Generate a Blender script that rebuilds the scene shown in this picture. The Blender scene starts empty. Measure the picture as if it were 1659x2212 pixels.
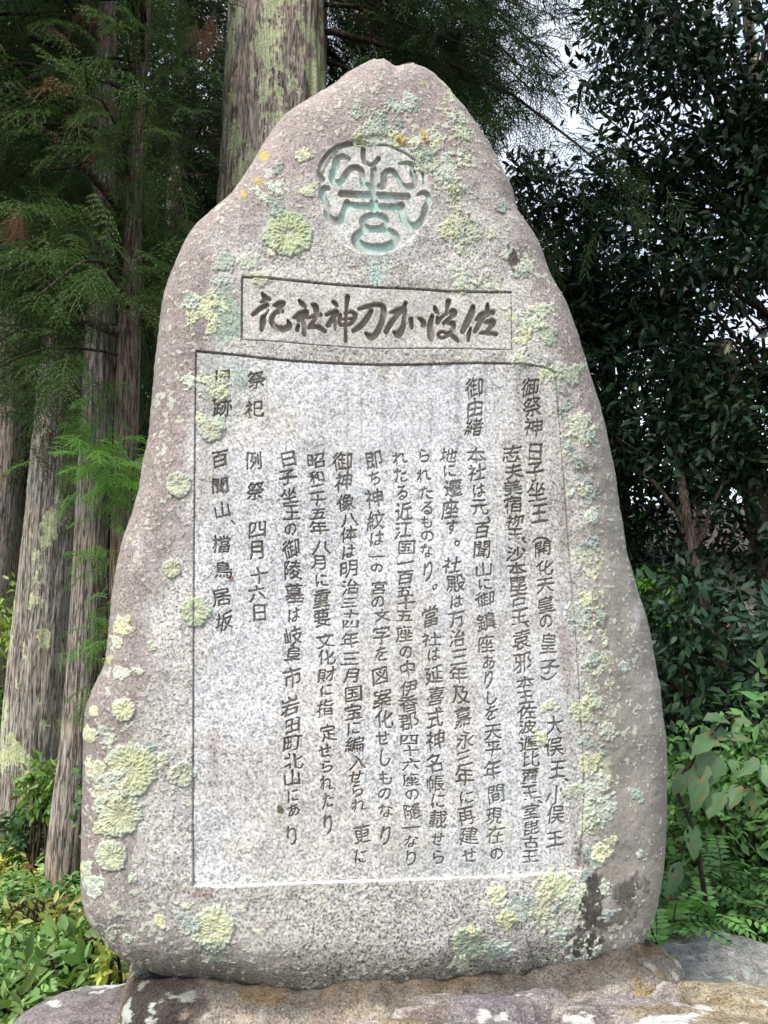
import bpy, math
import numpy as np
from math import radians as R

# ------------------------------------------------------------------ camera, world, sun, exposure
scene = bpy.context.scene
C = scene.collection
PITCH = R(8.0); F = 1597.0; CX, CY = 829.5, 1106.0; CAMZ = 1.6     # lens in units of a 1659 x 2212 frame
cam = bpy.data.cameras.new('camera'); cam_o = bpy.data.objects.new('camera', cam); C.objects.link(cam_o)
cam.sensor_fit = 'VERTICAL'; cam.sensor_height = 36.0; cam.lens = 36.0 * F / 2212.0
cam.clip_start = 0.05; cam.clip_end = 2000
cam_o.location = (0, 0, CAMZ); cam_o.rotation_euler = (R(90) + PITCH, 0, 0)
scene.camera = cam_o
SUN_DIR = np.array([-0.48, -0.62, 0.95]); SUN_DIR /= np.linalg.norm(SUN_DIR)
sun = bpy.data.lights.new('sun', 'SUN'); sun.energy = 2.2; sun.angle = R(12); sun.color = (1.0, 0.95, 0.88)
sun_o = bpy.data.objects.new('sun', sun); C.objects.link(sun_o)
from mathutils import Vector
sun_o.rotation_euler = Vector(SUN_DIR).to_track_quat('Z', 'Y').to_euler()
world = bpy.data.worlds.new('World'); scene.world = world; world.use_nodes = True
wn = world.node_tree.nodes; wl = world.node_tree.links
bg = wn['Background']; bg.inputs['Strength'].default_value = 0.12
sky = wn.new('ShaderNodeTexSky'); sky.sky_type = 'NISHITA'; sky.sun_disc = False
sky.sun_elevation = math.asin(SUN_DIR[2]); sky.sun_rotation = math.atan2(SUN_DIR[0], SUN_DIR[1])
wtc = wn.new('ShaderNodeTexCoord'); wno = wn.new('ShaderNodeTexNoise')
wno.inputs['Scale'].default_value = 3.2; wno.inputs['Detail'].default_value = 6
wl.new(wtc.outputs['Generated'], wno.inputs['Vector'])
wr = wn.new('ShaderNodeMapRange'); wr.inputs['From Min'].default_value = 0.36; wr.inputs['From Max'].default_value = 0.62
wr.inputs['To Min'].default_value = 0.35; wr.inputs['To Max'].default_value = 0.92
wl.new(wno.outputs['Fac'], wr.inputs['Value'])
wm = wn.new('ShaderNodeMixRGB'); wm.inputs[2].default_value = (6.0, 6.5, 7.1, 1)     # bright cloud
wl.new(wr.outputs[0], wm.inputs[0]); wl.new(sky.outputs[0], wm.inputs[1]); wl.new(wm.outputs[0], bg.inputs['Color'])
scene.view_settings.view_transform = 'Standard'; scene.view_settings.look = 'None'
scene.view_settings.exposure = 1.12; scene.view_settings.gamma = 1
scene.cycles.max_bounces = 6; scene.cycles.transparent_max_bounces = 4

# ------------------------------------------------------------------ helpers
rng = np.random.default_rng(11)
cP, sP = math.cos(PITCH), math.sin(PITCH)
def ray(u, v):
    x = (np.asarray(u, float) - CX) / F; y = (CY - np.asarray(v, float)) / F
    return np.stack([x, cP - y * sP, sP + y * cP], -1)
def P(u, v, Y):                                     # point of the sight line (u,v) at distance Y
    d = ray(u, v); k = np.asarray(Y, float) / d[..., 1]
    return d * k[..., None] + np.array([0, 0, CAMZ])
def proj(p):
    q = p - np.array([0, 0, CAMZ])
    dz = q[..., 1] * cP + q[..., 2] * sP; yy = -q[..., 1] * sP + q[..., 2] * cP
    return CX + F * q[..., 0] / dz, CY - F * yy / dz
def sstep(a, b, x):
    t = np.clip((x - a) / (b - a), 0, 1); return t * t * (3 - 2 * t)
_T = np.random.default_rng(5).random((256, 256)).astype(np.float32)
_T3 = np.random.default_rng(6).random((64, 64, 64)).astype(np.float32)
def vn2(x, y, s=0):
    x = x + s * 17.31; y = y + s * 9.77
    xi = np.floor(x).astype(np.int32); yi = np.floor(y).astype(np.int32)
    fx = x - xi; fy = y - yi; fx = fx * fx * (3 - 2 * fx); fy = fy * fy * (3 - 2 * fy)
    a = _T[xi & 255, yi & 255]; b = _T[(xi + 1) & 255, yi & 255]
    c = _T[xi & 255, (yi + 1) & 255]; d = _T[(xi + 1) & 255, (yi + 1) & 255]
    return a + (b - a) * fx + (c - a) * fy + (a - b - c + d) * fx * fy
def fbm2(x, y, o=4, s=0):
    r = 0; w = 0.5; t = 0
    for k in range(o):
        r = r + w * vn2(x * 2 ** k, y * 2 ** k, s + k * 3); t += w; w *= 0.55
    return r / t
def vn3(p, s=0):
    p = p + s * 7.13
    i = np.floor(p).astype(np.int32); f = p - i; f = f * f * (3 - 2 * f); i &= 63; j = (i + 1) & 63
    r = 0
    for a in (0, 1):
        for b in (0, 1):
            for c in (0, 1):
                w = (f[..., 0] if a else 1 - f[..., 0]) * (f[..., 1] if b else 1 - f[..., 1]) * (f[..., 2] if c else 1 - f[..., 2])
                r = r + w * _T3[(j if a else i)[..., 0], (j if b else i)[..., 1], (j if c else i)[..., 2]]
    return r
def fbm3(p, o=4, s=0):
    r = 0; w = 0.5; t = 0
    for k in range(o):
        r = r + w * vn3(p * 2 ** k, s + k); t += w; w *= 0.55
    return r / t
def norm(a): return a / np.maximum(np.linalg.norm(a, axis=-1, keepdims=True), 1e-9)

def mesh(name, verts, faces, mat, parent=None, col=None, smooth=True):
    """faces: one (n,3|4) array or a list of such arrays"""
    if not isinstance(faces, list): faces = [faces]
    faces = [np.asarray(f, np.int32) for f in faces if len(f)]
    me = bpy.data.meshes.new(name)
    me.vertices.add(len(verts)); me.vertices.foreach_set('co', np.asarray(verts, np.float32).ravel())
    lv = np.concatenate([f.ravel() for f in faces])
    tot = np.concatenate([np.full(len(f), f.shape[1], np.int32) for f in faces])
    st = np.concatenate([[0], np.cumsum(tot)[:-1]]).astype(np.int32)
    me.loops.add(len(lv)); me.loops.foreach_set('vertex_index', lv)
    me.polygons.add(len(tot)); me.polygons.foreach_set('loop_start', st)
    me.update(calc_edges=True)
    if smooth: me.polygons.foreach_set('use_smooth', np.ones(len(tot), bool))
    if col is not None:
        a = me.attributes.new('tint', 'FLOAT_COLOR', 'POINT')
        c = np.ones((len(verts), 4), np.float32); c[:, :col.shape[1]] = col
        a.data.foreach_set('color', c.ravel())
    me.materials.append(mat)
    o = bpy.data.objects.new(name, me); C.objects.link(o)
    if parent is not None: o.parent = parent
    return o
def tag(o, label=None, cat=None, group=None, kind=None):
    if label: o['label'] = label
    if cat: o['category'] = cat
    if group: o['group'] = group
    if kind: o['kind'] = kind
    return o
def thing(name, label, cat, group=None):
    o = bpy.data.objects.new(name, None); o.empty_display_size = 0.1; C.objects.link(o)
    return tag(o, label, cat, group)

class Buf:                                           # collects triangles / quads of one mesh
    def __init__(s): s.v = []; s.f = {3: [], 4: []}; s.c = []; s.n = 0
    def add(s, v, f, c=None):
        v = np.asarray(v, np.float32); f = np.asarray(f, np.int64)
        s.v.append(v); s.f[f.shape[1]].append(f + s.n); s.n += len(v)
        if c is not None: s.c.append(np.broadcast_to(np.asarray(c, np.float32), (len(v), 3)))
    def build(s, name, mat, parent=None, smooth=True):
        fs = [np.concatenate(x) for x in s.f.values() if x]
        return mesh(name, np.concatenate(s.v), fs, mat, parent, np.concatenate(s.c) if s.c else None, smooth)

def tube(buf, pts, rad, n=6, c=None, rough=0.0, seed=0):
    pts = np.asarray(pts, float); m = len(pts); rad = np.broadcast_to(np.asarray(rad, float), (m,))
    t = norm(np.gradient(pts, axis=0)); ref = np.array([0.31, 0.77, 0.12])
    a = norm(np.cross(t, ref)); b = np.cross(t, a)
    th = np.arange(n) / n * 2 * np.pi
    rr = rad[:, None] * np.ones((1, n))
    if rough: rr = rr * (1 + rough * (vn2(np.arange(m)[:, None] * 0.7 + 0 * th, th[None] * 2 + 0 * rr, seed) - 0.5) * 2)
    v = pts[:, None] + (np.cos(th)[None, :, None] * a[:, None] + np.sin(th)[None, :, None] * b[:, None]) * rr[..., None]
    i, j = np.meshgrid(np.arange(m - 1), np.arange(n), indexing='ij'); k = (j + 1) % n
    f = np.stack([i * n + j, i * n + k, (i + 1) * n + k, (i + 1) * n + j], -1).reshape(-1, 4)
    buf.add(v.reshape(-1, 3), f, c)
    tip = v[-1].mean(0); buf.add(np.vstack([v[-1], tip]), np.stack([np.arange(n), (np.arange(n) + 1) % n, np.full(n, n)], -1), c)

def smooth_path(ctrl, n):
    ctrl = np.asarray(ctrl, float); k = len(ctrl)
    s = np.linspace(0, k - 1, n); i = np.clip(s.astype(int), 0, k - 2); f = (s - i)[:, None]
    p0 = ctrl[np.maximum(i - 1, 0)]; p1 = ctrl[i]; p2 = ctrl[i + 1]; p3 = ctrl[np.minimum(i + 2, k - 1)]
    return 0.5 * (2 * p1 + (p2 - p0) * f + (2 * p0 - 5 * p1 + 4 * p2 - p3) * f ** 2 + (3 * p1 - p0 - 3 * p2 + p3) * f ** 3)

# leaf template: 8 verts, 8 triangles, folded along the midrib, tip drooping
_LV = np.array([[0, 0, 0], [-.42, .28, .10], [-.38, .62, .08], [0, 1, -.16], [.38, .62, .08], [.42, .28, .10], [0, .3, 0], [0, .64, -.04]])
_LF = np.array([[0, 6, 1], [1, 6, 7], [1, 7, 2], [2, 7, 3], [0, 5, 6], [5, 4, 7], [5, 7, 6], [4, 3, 7]])
def leaves(buf, pos, axis, nrm, L, W, col, fold=1.0):
    n = len(pos); axis = norm(axis); side = norm(np.cross(axis, nrm)); nn = np.cross(side, axis)
    L = np.broadcast_to(L, (n,)); W = np.broadcast_to(W, (n,))
    v = (pos[:, None] + side[:, None] * (_LV[None, :, 0] * W[:, None])[..., None]
         + axis[:, None] * (_LV[None, :, 1] * L[:, None])[..., None]
         + nn[:, None] * (_LV[None, :, 2] * (W * fold)[:, None])[..., None])
    f = (_LF[None] + 8 * np.arange(n)[:, None, None]).reshape(-1, 3)
    c = np.repeat(np.broadcast_to(col, (n, 3)), 8, 0)
    buf.add(v.reshape(-1, 3), f, c)
def rdir(n, up=0.0, spread=1.0):
    d = rng.normal(size=(n, 3)) * spread; d[:, 2] += up; return norm(d)

# ------------------------------------------------------------------ materials
def nmat(name):
    m = bpy.data.materials.new(name); m.use_nodes = True
    nt = m.node_tree; b = nt.nodes['Principled BSDF']; return m, nt, b
def N(nt, t, **kw):
    n = nt.nodes.new(t)
    for k, v in kw.items():
        if k in n.inputs: n.inputs[k].default_value = v
        else: setattr(n, k, v)
    return n
def ramp(nt, src, stops):
    r = nt.nodes.new('ShaderNodeValToRGB'); e = r.color_ramp.elements
    while len(e) < len(stops): e.new(0.5)
    for i, (p, c) in enumerate(stops):
        e[i].position = p; e[i].color = (*c, 1) if isinstance(c, tuple) else (c, c, c, 1)
    nt.links.new(src, r.inputs[0]); return r.outputs[0]
def mixc(nt, a, b, fac, typ='MIX'):
    m = nt.nodes.new('ShaderNodeMixRGB'); m.blend_type = typ
    for i, x in ((1, a), (2, b), (0, fac)):
        if hasattr(x, 'links'): nt.links.new(x, m.inputs[i])
        else: m.inputs[i].default_value = (*x, 1) if isinstance(x, tuple) else x
    return m.outputs[0]
def coords(nt, sx=1, sy=1, sz=1):
    tc = nt.nodes.new('ShaderNodeTexCoord'); mp = nt.nodes.new('ShaderNodeMapping')
    mp.inputs['Scale'].default_value = (sx, sy, sz); nt.links.new(tc.outputs['Object'], mp.inputs[0]); return mp.outputs[0]
def noise(nt, vec, scale, detail=3, rough=0.6):
    n = N(nt, 'ShaderNodeTexNoise', Scale=scale, Detail=detail, Roughness=rough); nt.links.new(vec, n.inputs['Vector']); return n.outputs['Fac']
def bump(nt, b, h, strength, dist):
    n = N(nt, 'ShaderNodeBump', Strength=strength, Distance=dist); nt.links.new(h, n.inputs['Height']); nt.links.new(n.outputs[0], b.inputs['Normal'])

def stone_mat(name, grain=150, rough=0.85, bstr=0.35, bdist=0.002, warm=0.5):
    """albedo from the tint attribute (alpha = how much bare speckled grain shows)"""
    m, nt, b = nmat(name)
    at = nt.nodes.new('ShaderNodeAttribute'); at.attribute_name = 'tint'
    v = coords(nt)
    g1 = noise(nt, v, grain, 2, 0.7)
    vo = N(nt, 'ShaderNodeTexVoronoi', Scale=grain * 1.35); nt.links.new(v, vo.inputs['Vector'])
    sp = nt.nodes.new('ShaderNodeSeparateColor'); nt.links.new(vo.outputs['Color'], sp.inputs[0])
    a1 = ramp(nt, g1, [(0.34, 0.30), (0.44, 0.80), (0.55, 1.05), (0.68, 1.45)])
    a2 = ramp(nt, sp.outputs[0], [(0.0, 0.34), (0.10, 0.42), (0.20, 0.88), (0.7, 1.05), (1.0, 1.32)])
    sp2 = mixc(nt, a1, a2, 1.0, 'MULTIPLY')
    hue = ramp(nt, sp.outputs[1], [(0.0, (1.04, 0.99, 0.93)), (0.5, (1, 1, 1)), (1.0, (0.96, 0.99, 1.05))])
    sp2 = mixc(nt, sp2, hue, 1.0, 'MULTIPLY')
    k = mixc(nt, (1, 1, 1), sp2, at.outputs['Alpha'])
    colr = mixc(nt, at.outputs['Color'], k, 1.0, 'MULTIPLY')
    if name == 'rock':
        colr = mixc(nt, colr, ramp(nt, noise(nt, v, 26, 9, 0.72), [(0.34, 0.45), (0.45, 0.9), (0.58, 1.1), (0.7, 1.4)]), 0.9, 'MULTIPLY')
    nt.links.new(colr, b.inputs['Base Color'])
    b.inputs['Roughness'].default_value = rough; b.inputs['Specular IOR Level'].default_value = 0.25
    bump(nt, b, noise(nt, v, grain * 0.8, 4, 0.7), bstr, bdist)
    return m
M = {}
M['granite'] = stone_mat('granite', 135)
M['lichen'] = stone_mat('lichen', 420, 0.95, 0.8, 0.004)
M['rock'] = stone_mat('rock', 165, 0.9, 1.0, 0.010)

def leaf_mat(name, rough=0.4, trans=0.25, spec=0.5):
    m, nt, b = nmat(name)
    at = nt.nodes.new('ShaderNodeAttribute'); at.attribute_name = 'tint'
    nt.links.new(at.outputs['Color'], b.inputs['Base Color'])
    b.inputs['Roughness'].default_value = rough; b.inputs['Specular IOR Level'].default_value = spec
    tr = nt.nodes.new('ShaderNodeBsdfTranslucent')
    c2 = mixc(nt, at.outputs['Color'], (1.25, 1.35, 0.5), 1.0, 'MULTIPLY'); nt.links.new(c2, tr.inputs[0])
    mx = nt.nodes.new('ShaderNodeMixShader'); mx.inputs[0].default_value = trans
    nt.links.new(b.outputs[0], mx.inputs[1]); nt.links.new(tr.outputs[0], mx.inputs[2])
    nt.links.new(mx.outputs[0], nt.nodes['Material Output'].inputs[0])
    return m
M['glossy_leaf'] = leaf_mat('glossy_leaf', 0.5, 0.10, 0.22)
M['soft_leaf'] = leaf_mat('soft_leaf', 0.5, 0.28, 0.4)
M['needle'] = leaf_mat('needle', 0.6, 0.15, 0.3)

def bark_mat(name, a, bcol, dark, lich=0.0, red=0.0):
    m, nt, b = nmat(name)
    v = coords(nt, 1, 1, 0.13); w = coords(nt)
    n1 = noise(nt, v, 62, 9, 0.75); n2 = noise(nt, coords(nt, 1, 1, 0.09), 150, 5, 0.7)
    c = ramp(nt, n1, [(0.33, dark), (0.46, a), (0.66, bcol)])
    c = mixc(nt, c, ramp(nt, n2, [(0.36, 0.35), (0.5, 1.0), (0.7, 1.3)]), 0.85, 'MULTIPLY')
    n3 = noise(nt, coords(nt, 1, 1, 0.06), 46, 6, 0.55)
    crack = ramp(nt, n3, [(0.455, 1.0), (0.492, 0.25), (0.508, 0.25), (0.535, 1.0)]); c = mixc(nt, c, crack, 0.9, 'MULTIPLY')
    c = mixc(nt, c, ramp(nt, noise(nt, w, 2.3, 3), [(0.32, (1.05, 0.92, 0.84)), (0.55, (1, 1, 1.0))]), 0.8, 'MULTIPLY')
    if red:
        c = mixc(nt, c, (0.22, 0.07, 0.03), ramp(nt, noise(nt, coords(nt, 1, 1, 0.35), 9, 3), [(0.66, 0.0), (0.72, red)]))
    if lich:
        lf = ramp(nt, noise(nt, coords(nt, 1, 1, 0.6), 5.5, 5, 0.72), [(0.56 - 0.04 * lich, 0.0), (0.585 - 0.04 * lich, 1.0)])
        lc = ramp(nt, noise(nt, w, 60, 3), [(0.35, (0.34, 0.36, 0.20)), (0.65, (0.62, 0.63, 0.38))])
        c = mixc(nt, c, lc, lf)
    nt.links.new(c, b.inputs['Base Color']); b.inputs['Roughness'].default_value = 0.9; b.inputs['Specular IOR Level'].default_value = 0.15
    h = mixc(nt, mixc(nt, n1, n2, 0.5), crack, 0.4); bump(nt, b, h, 1.0, 0.012)
    return m
M['big_bark'] = bark_mat('lichened_cedar_bark', (0.33, 0.265, 0.215), (0.54, 0.47, 0.40), (0.09, 0.06, 0.045), 1.2, 0.9)
M['bark'] = bark_mat('cedar_bark', (0.28, 0.24, 0.20), (0.46, 0.41, 0.355), (0.09, 0.07, 0.056), 0.0, 0.5)
M['old_bark'] = bark_mat('grey_cedar_bark', (0.29, 0.255, 0.215), (0.48, 0.435, 0.38), (0.09, 0.074, 0.06), 0.2, 0.4)
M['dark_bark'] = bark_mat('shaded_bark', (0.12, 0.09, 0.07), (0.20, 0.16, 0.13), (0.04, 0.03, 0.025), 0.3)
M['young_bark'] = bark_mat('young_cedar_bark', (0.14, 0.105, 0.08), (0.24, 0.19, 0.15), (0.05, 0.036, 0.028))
M['twig'] = bark_mat('twig_bark', (0.055, 0.04, 0.03), (0.10, 0.075, 0.055), (0.025, 0.018, 0.014))
M['smooth_bark'] = bark_mat('smooth_brown_bark', (0.085, 0.07, 0.055), (0.13, 0.11, 0.09), (0.045, 0.037, 0.03))

def simple_mat(name, col, rough=0.9, var=0.3, scale=3.0):
    m, nt, b = nmat(name)
    n1 = noise(nt, coords(nt), scale, 5, 0.65)
    c = ramp(nt, n1, [(0.3, tuple(x * (1 - var) for x in col)), (0.7, tuple(x * (1 + var) for x in col))])
    nt.links.new(c, b.inputs['Base Color']); b.inputs['Roughness'].default_value = rough
    bump(nt, b, noise(nt, coords(nt), scale * 6, 4), 0.5, 0.01)
    return m
M['soil'] = simple_mat('leaf_litter_soil', (0.055, 0.04, 0.026), 0.95, 0.5, 5)
M['plaster'] = simple_mat('beige_plaster', (0.22, 0.195, 0.16), 0.9, 0.1, 2)
M['roof'] = simple_mat('brown_roof', (0.05, 0.036, 0.03), 0.8, 0.3, 4)
M['wood'] = simple_mat('dark_wood', (0.05, 0.035, 0.025), 0.8, 0.3, 4)
M['glass'] = simple_mat('dark_pane', (0.03, 0.035, 0.04), 0.1, 0.1, 2)

# ------------------------------------------------------------------ ground
def build_ground():
    xs = np.concatenate([-np.geomspace(400, 6, 22), np.linspace(-5.5, 5.5, 70), np.geomspace(6, 400, 22)])
    ys = np.concatenate([np.linspace(-30, 0, 10), np.linspace(0.3, 14, 80), np.geomspace(15, 500, 22)])
    X, Y = np.meshgrid(xs, ys, indexing='ij')
    Z = 0.10 * (fbm2(X * 0.7 + 40, Y * 0.7 + 60, 3) - 0.5) + 0.04
    Z = Z + 0.25 * sstep(5, 14, Y) * sstep(0.5, -4, X)
    n, m = X.shape; i, j = np.meshgrid(np.arange(n - 1), np.arange(m - 1), indexing='ij')
    f = np.stack([i * m + j, (i + 1) * m + j, (i + 1) * m + j + 1, i * m + j + 1], -1).reshape(-1, 4)
    tag(mesh('ground', np.stack([X, Y, Z], -1).reshape(-1, 3), f, M['soil']), kind='structure')
build_ground()

# ------------------------------------------------------------------ the stone monument
YAW = R(7.0)
S_AX = np.array([math.cos(YAW), math.sin(YAW), 0]); NRM = np.array([math.sin(YAW), -math.cos(YAW), 0])
THICK = 0.27; FRONT0 = np.array([0, 2.2, 0]); MID0 = FRONT0 - NRM * THICK
def on_plane(u, v, p0):
    d = ray(u, v); k = ((p0 - np.array([0, 0, CAMZ])) @ NRM) / (d @ NRM)
    return d * k[..., None] + np.array([0, 0, CAMZ])
OUT_L = np.array([(800, 113), (785, 116), (770, 120), (735, 140), (715, 160), (690, 180), (655, 205), (630, 225), (600, 262), (570, 305), (548, 345), (520, 385), (480, 430),
 (440, 465), (405, 505), (385, 545), (370, 585), (357, 625), (350, 660), (345, 700), (340, 750), (335, 800), (330, 850), (326, 900), (318, 960), (305, 1020),
 (300, 1060), (285, 1110), (265, 1165), (255, 1210), (247, 1260), (240, 1320), (235, 1380), (228, 1430), (205, 1480), (188, 1520), (181, 1575), (180, 1650),
 (178, 1720), (176, 1800), (174, 1890), (176, 1940), (182, 1970), (200, 2000), (220, 2022), (240, 2040), (280, 2058), (320, 2070), (380, 2082), (450, 2089), (500, 2096), (560, 2110), (650, 2118)], float)
OUT_R = np.array([(800, 113), (825, 115), (860, 121), (890, 125), (909, 132), (939, 150), (959, 170), (979, 195), (1004, 225), (1029, 260), (1054, 300), (1074, 335), (1094, 380), (1114, 425),
 (1134, 475), (1159, 515), (1179, 555), (1199, 605), (1219, 645), (1239, 690), (1254, 737), (1269, 786), (1286, 841), (1303, 897), (1316, 960), (1329, 1023), (1338, 1090),
 (1347, 1146), (1356, 1202), (1373, 1258), (1388, 1306), (1399, 1354), (1410, 1406), (1418, 1444), (1425, 1475), (1429, 1525), (1437, 1575), (1442, 1650), (1440, 1750),
 (1437, 1850), (1427, 1925), (1412, 1985), (1389, 2030), (1364, 2055), (1329, 2072), (1279, 2086), (1204, 2094), (1079, 2100), (1004, 2104), (929, 2110), (829, 2118)], float)

# --- pictures of the carving, drawn flat at 3 samples per unit
SC = 3; U0, V0, U1, V1 = 400, 270, 1300, 1960
IW, IH = (U1 - U0) * SC, (V1 - V0) * SC
def box(a, r):
    if r < 1: return a
    for ax in (0, 1):
        c = np.cumsum(np.pad(a, [(r + 1, r) if k == ax else (0, 0) for k in (0, 1)], mode='edge'), axis=ax, dtype=np.float64)
        a = ((c[2 * r + 1:] - c[:-2 * r - 1]) if ax == 0 else (c[:, 2 * r + 1:] - c[:, :-2 * r - 1])) / (2 * r + 1)
        a = a.astype(np.float32)
    return a
def stamp_stroke(img, pts, val=1.0, n=None):
    """pts: (u, v, width) brush stroke"""
    pts = np.asarray(pts, float); n = n or max(8, int(np.abs(np.diff(pts[:, :2], axis=0)).sum() * 1.5))
    q = smooth_path(pts, n)
    for u, v, w in q:
        r = max(w, 0.6) * SC / 2; x = (u - U0) * SC; y = (v - V0) * SC
        x0, x1, y0, y1 = int(x - r - 1), int(x + r + 2), int(y - r - 1), int(y + r + 2)
        if x0 < 0 or y0 < 0 or x1 >= IW or y1 >= IH: continue
        yy, xx = np.ogrid[y0:y1, x0:x1]
        a = np.clip(r - np.hypot(xx - x, yy - y) + 0.5, 0, 1) * val
        np.maximum(img[y0:y1, x0:x1], a, out=img[y0:y1, x0:x1])
carve = np.zeros((IH, IW), np.float32)              # text depth mask
lab = np.zeros((IH, IW), np.int16)                  # which carved part
def commit(img, box_, k, soft=0):
    x0, y0, x1, y1 = box_
    s = img[y0:y1, x0:x1]
    np.maximum(carve[y0:y1, x0:x1], s, out=carve[y0:y1, x0:x1])
    lab[y0:y1, x0:x1][s > 0.12] = k

T1 = lambda L: [(515.7 + x / 5.4, 592.5 + y / 5.4, w / 5.4) for x, y, w in L]
T2 = lambda L: [(811.9 + x / 5.4, 592.5 + y / 5.4, w / 5.4) for x, y, w in L]
TITLE = [
 (T1, [[(272, 215, 26), (310, 262, 66), (360, 285, 40)], [(300, 290, 50), (250, 325, 12)], [(165, 462, 45), (250, 392, 58), (325, 350, 55)], [(350, 405, 8), (300, 480, 30), (282, 500, 62), (280, 570, 74), (266, 640, 46)],
       [(400, 358, 20), (455, 345, 66), (520, 328, 56), (490, 372, 46), (460, 410, 40)], [(508, 424, 44), (430, 440, 52), (388, 500, 56), (388, 560, 62), (440, 612, 62), (520, 628, 74), (590, 596, 72), (572, 530, 26)]]),
 (T1, [[(705, 298, 30), (735, 330, 58), (775, 368, 44)], [(640, 500, 30), (715, 468, 88), (785, 435, 64), (770, 480, 56), (700, 525, 56)], [(745, 530, 46), (765, 600, 54), (765, 692, 50)], [(695, 585, 36), (682, 640, 50)],
       [(850, 342, 22), (895, 370, 70), (908, 440, 62), (880, 530, 44), (835, 596, 50)], [(800, 500, 34), (880, 482, 40), (950, 465, 58)], [(822, 612, 44), (900, 602, 54), (955, 622, 60), (1008, 660, 46)]]),
 (T1, [[(1098, 308, 34), (1125, 330, 52), (1150, 360, 38)], [(1022, 465, 40), (1090, 440, 52), (1145, 432, 54), (1100, 505, 58), (1042, 588, 56)], [(1112, 490, 40), (1130, 570, 42), (1128, 640, 20)],
       [(1185, 468, 44), (1182, 575, 46), (1240, 580, 36), (1310, 566, 42), (1362, 470, 54), (1305, 432, 38), (1240, 450, 34)], [(1272, 256, 60), (1260, 400, 42), (1250, 600, 36), (1252, 772, 46)], [(1190, 520, 24), (1330, 506, 24)]]),
 (T1, [[(1405, 395, 36), (1500, 370, 52), (1600, 348, 48), (1672, 362, 64), (1697, 425, 74), (1682, 520, 70), (1642, 620, 70), (1592, 702, 70), (1540, 722, 74), (1482, 680, 34)], [(1548, 418, 52), (1500, 500, 64), (1430, 590, 66), (1340, 652, 50)]]),
 (T2, [[(160, 440, 14), (240, 425, 66), (320, 408, 80), (342, 440, 58), (336, 520, 54), (318, 610, 66), (265, 695, 84), (212, 668, 34)], [(350, 328, 48), (322, 395, 50), (250, 475, 50), (180, 560, 60), (122, 662, 58)],
       [(412, 516, 54), (424, 612, 48)], [(492, 500, 14), (548, 540, 64), (568, 590, 52), (530, 600, 14)]]),
 (T2, [[(688, 366, 22), (704, 412, 60), (738, 452, 30)], [(662, 480, 48), (640, 580, 74), (646, 680, 88), (652, 748, 66)], [(725, 500, 40), (722, 560, 44), (765, 502, 40), (830, 452, 34), (905, 420, 62), (925, 455, 60), (855, 512, 42), (795, 565, 42)],
       [(850, 562, 48), (902, 572, 68), (906, 632, 54), (850, 680, 42), (770, 664, 34), (732, 695, 40), (770, 735, 38), (850, 708, 34)], [(850, 310, 66), (840, 380, 50), (830, 460, 34)], [(870, 690, 50), (920, 732, 62), (962, 772, 44)]]),
 (T2, [[(1140, 372, 52), (1122, 450, 84), (1072, 550, 80), (1015, 662, 56)], [(1112, 622, 30), (1092, 690, 50), (1085, 760, 44)], [(1308, 340, 30), (1310, 400, 62)], [(1175, 525, 36), (1250, 472, 84), (1372, 436, 56)],
       [(1290, 440, 60), (1222, 560, 62), (1160, 662, 48)], [(1285, 555, 46), (1372, 546, 70), (1352, 602, 62), (1305, 655, 46)], [(1215, 682, 20), (1300, 676, 54), (1412, 690, 46)]]),
]
LAB_CREST = 1; LAB_TITLE0 = 10; LAB_COL0 = 30
tmp = np.zeros((IH, IW), np.float32)
def region(u0, v0, u1, v1): return [max(0, int((u0 - U0) * SC)), max(0, int((v0 - V0) * SC)), min(IW, int((u1 - U0) * SC)), min(IH, int((v1 - V0) * SC))]
for k, (fn, strokes) in enumerate(TITLE):
    tmp[:] = 0; al = []
    for s in strokes: q = fn(s); stamp_stroke(tmp, q); al += q
    al = np.array(al); commit(tmp, region(al[:, 0].min() - 9, al[:, 1].min() - 9, al[:, 0].max() + 9, al[:, 1].max() + 9), LAB_TITLE0 + k)
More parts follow.
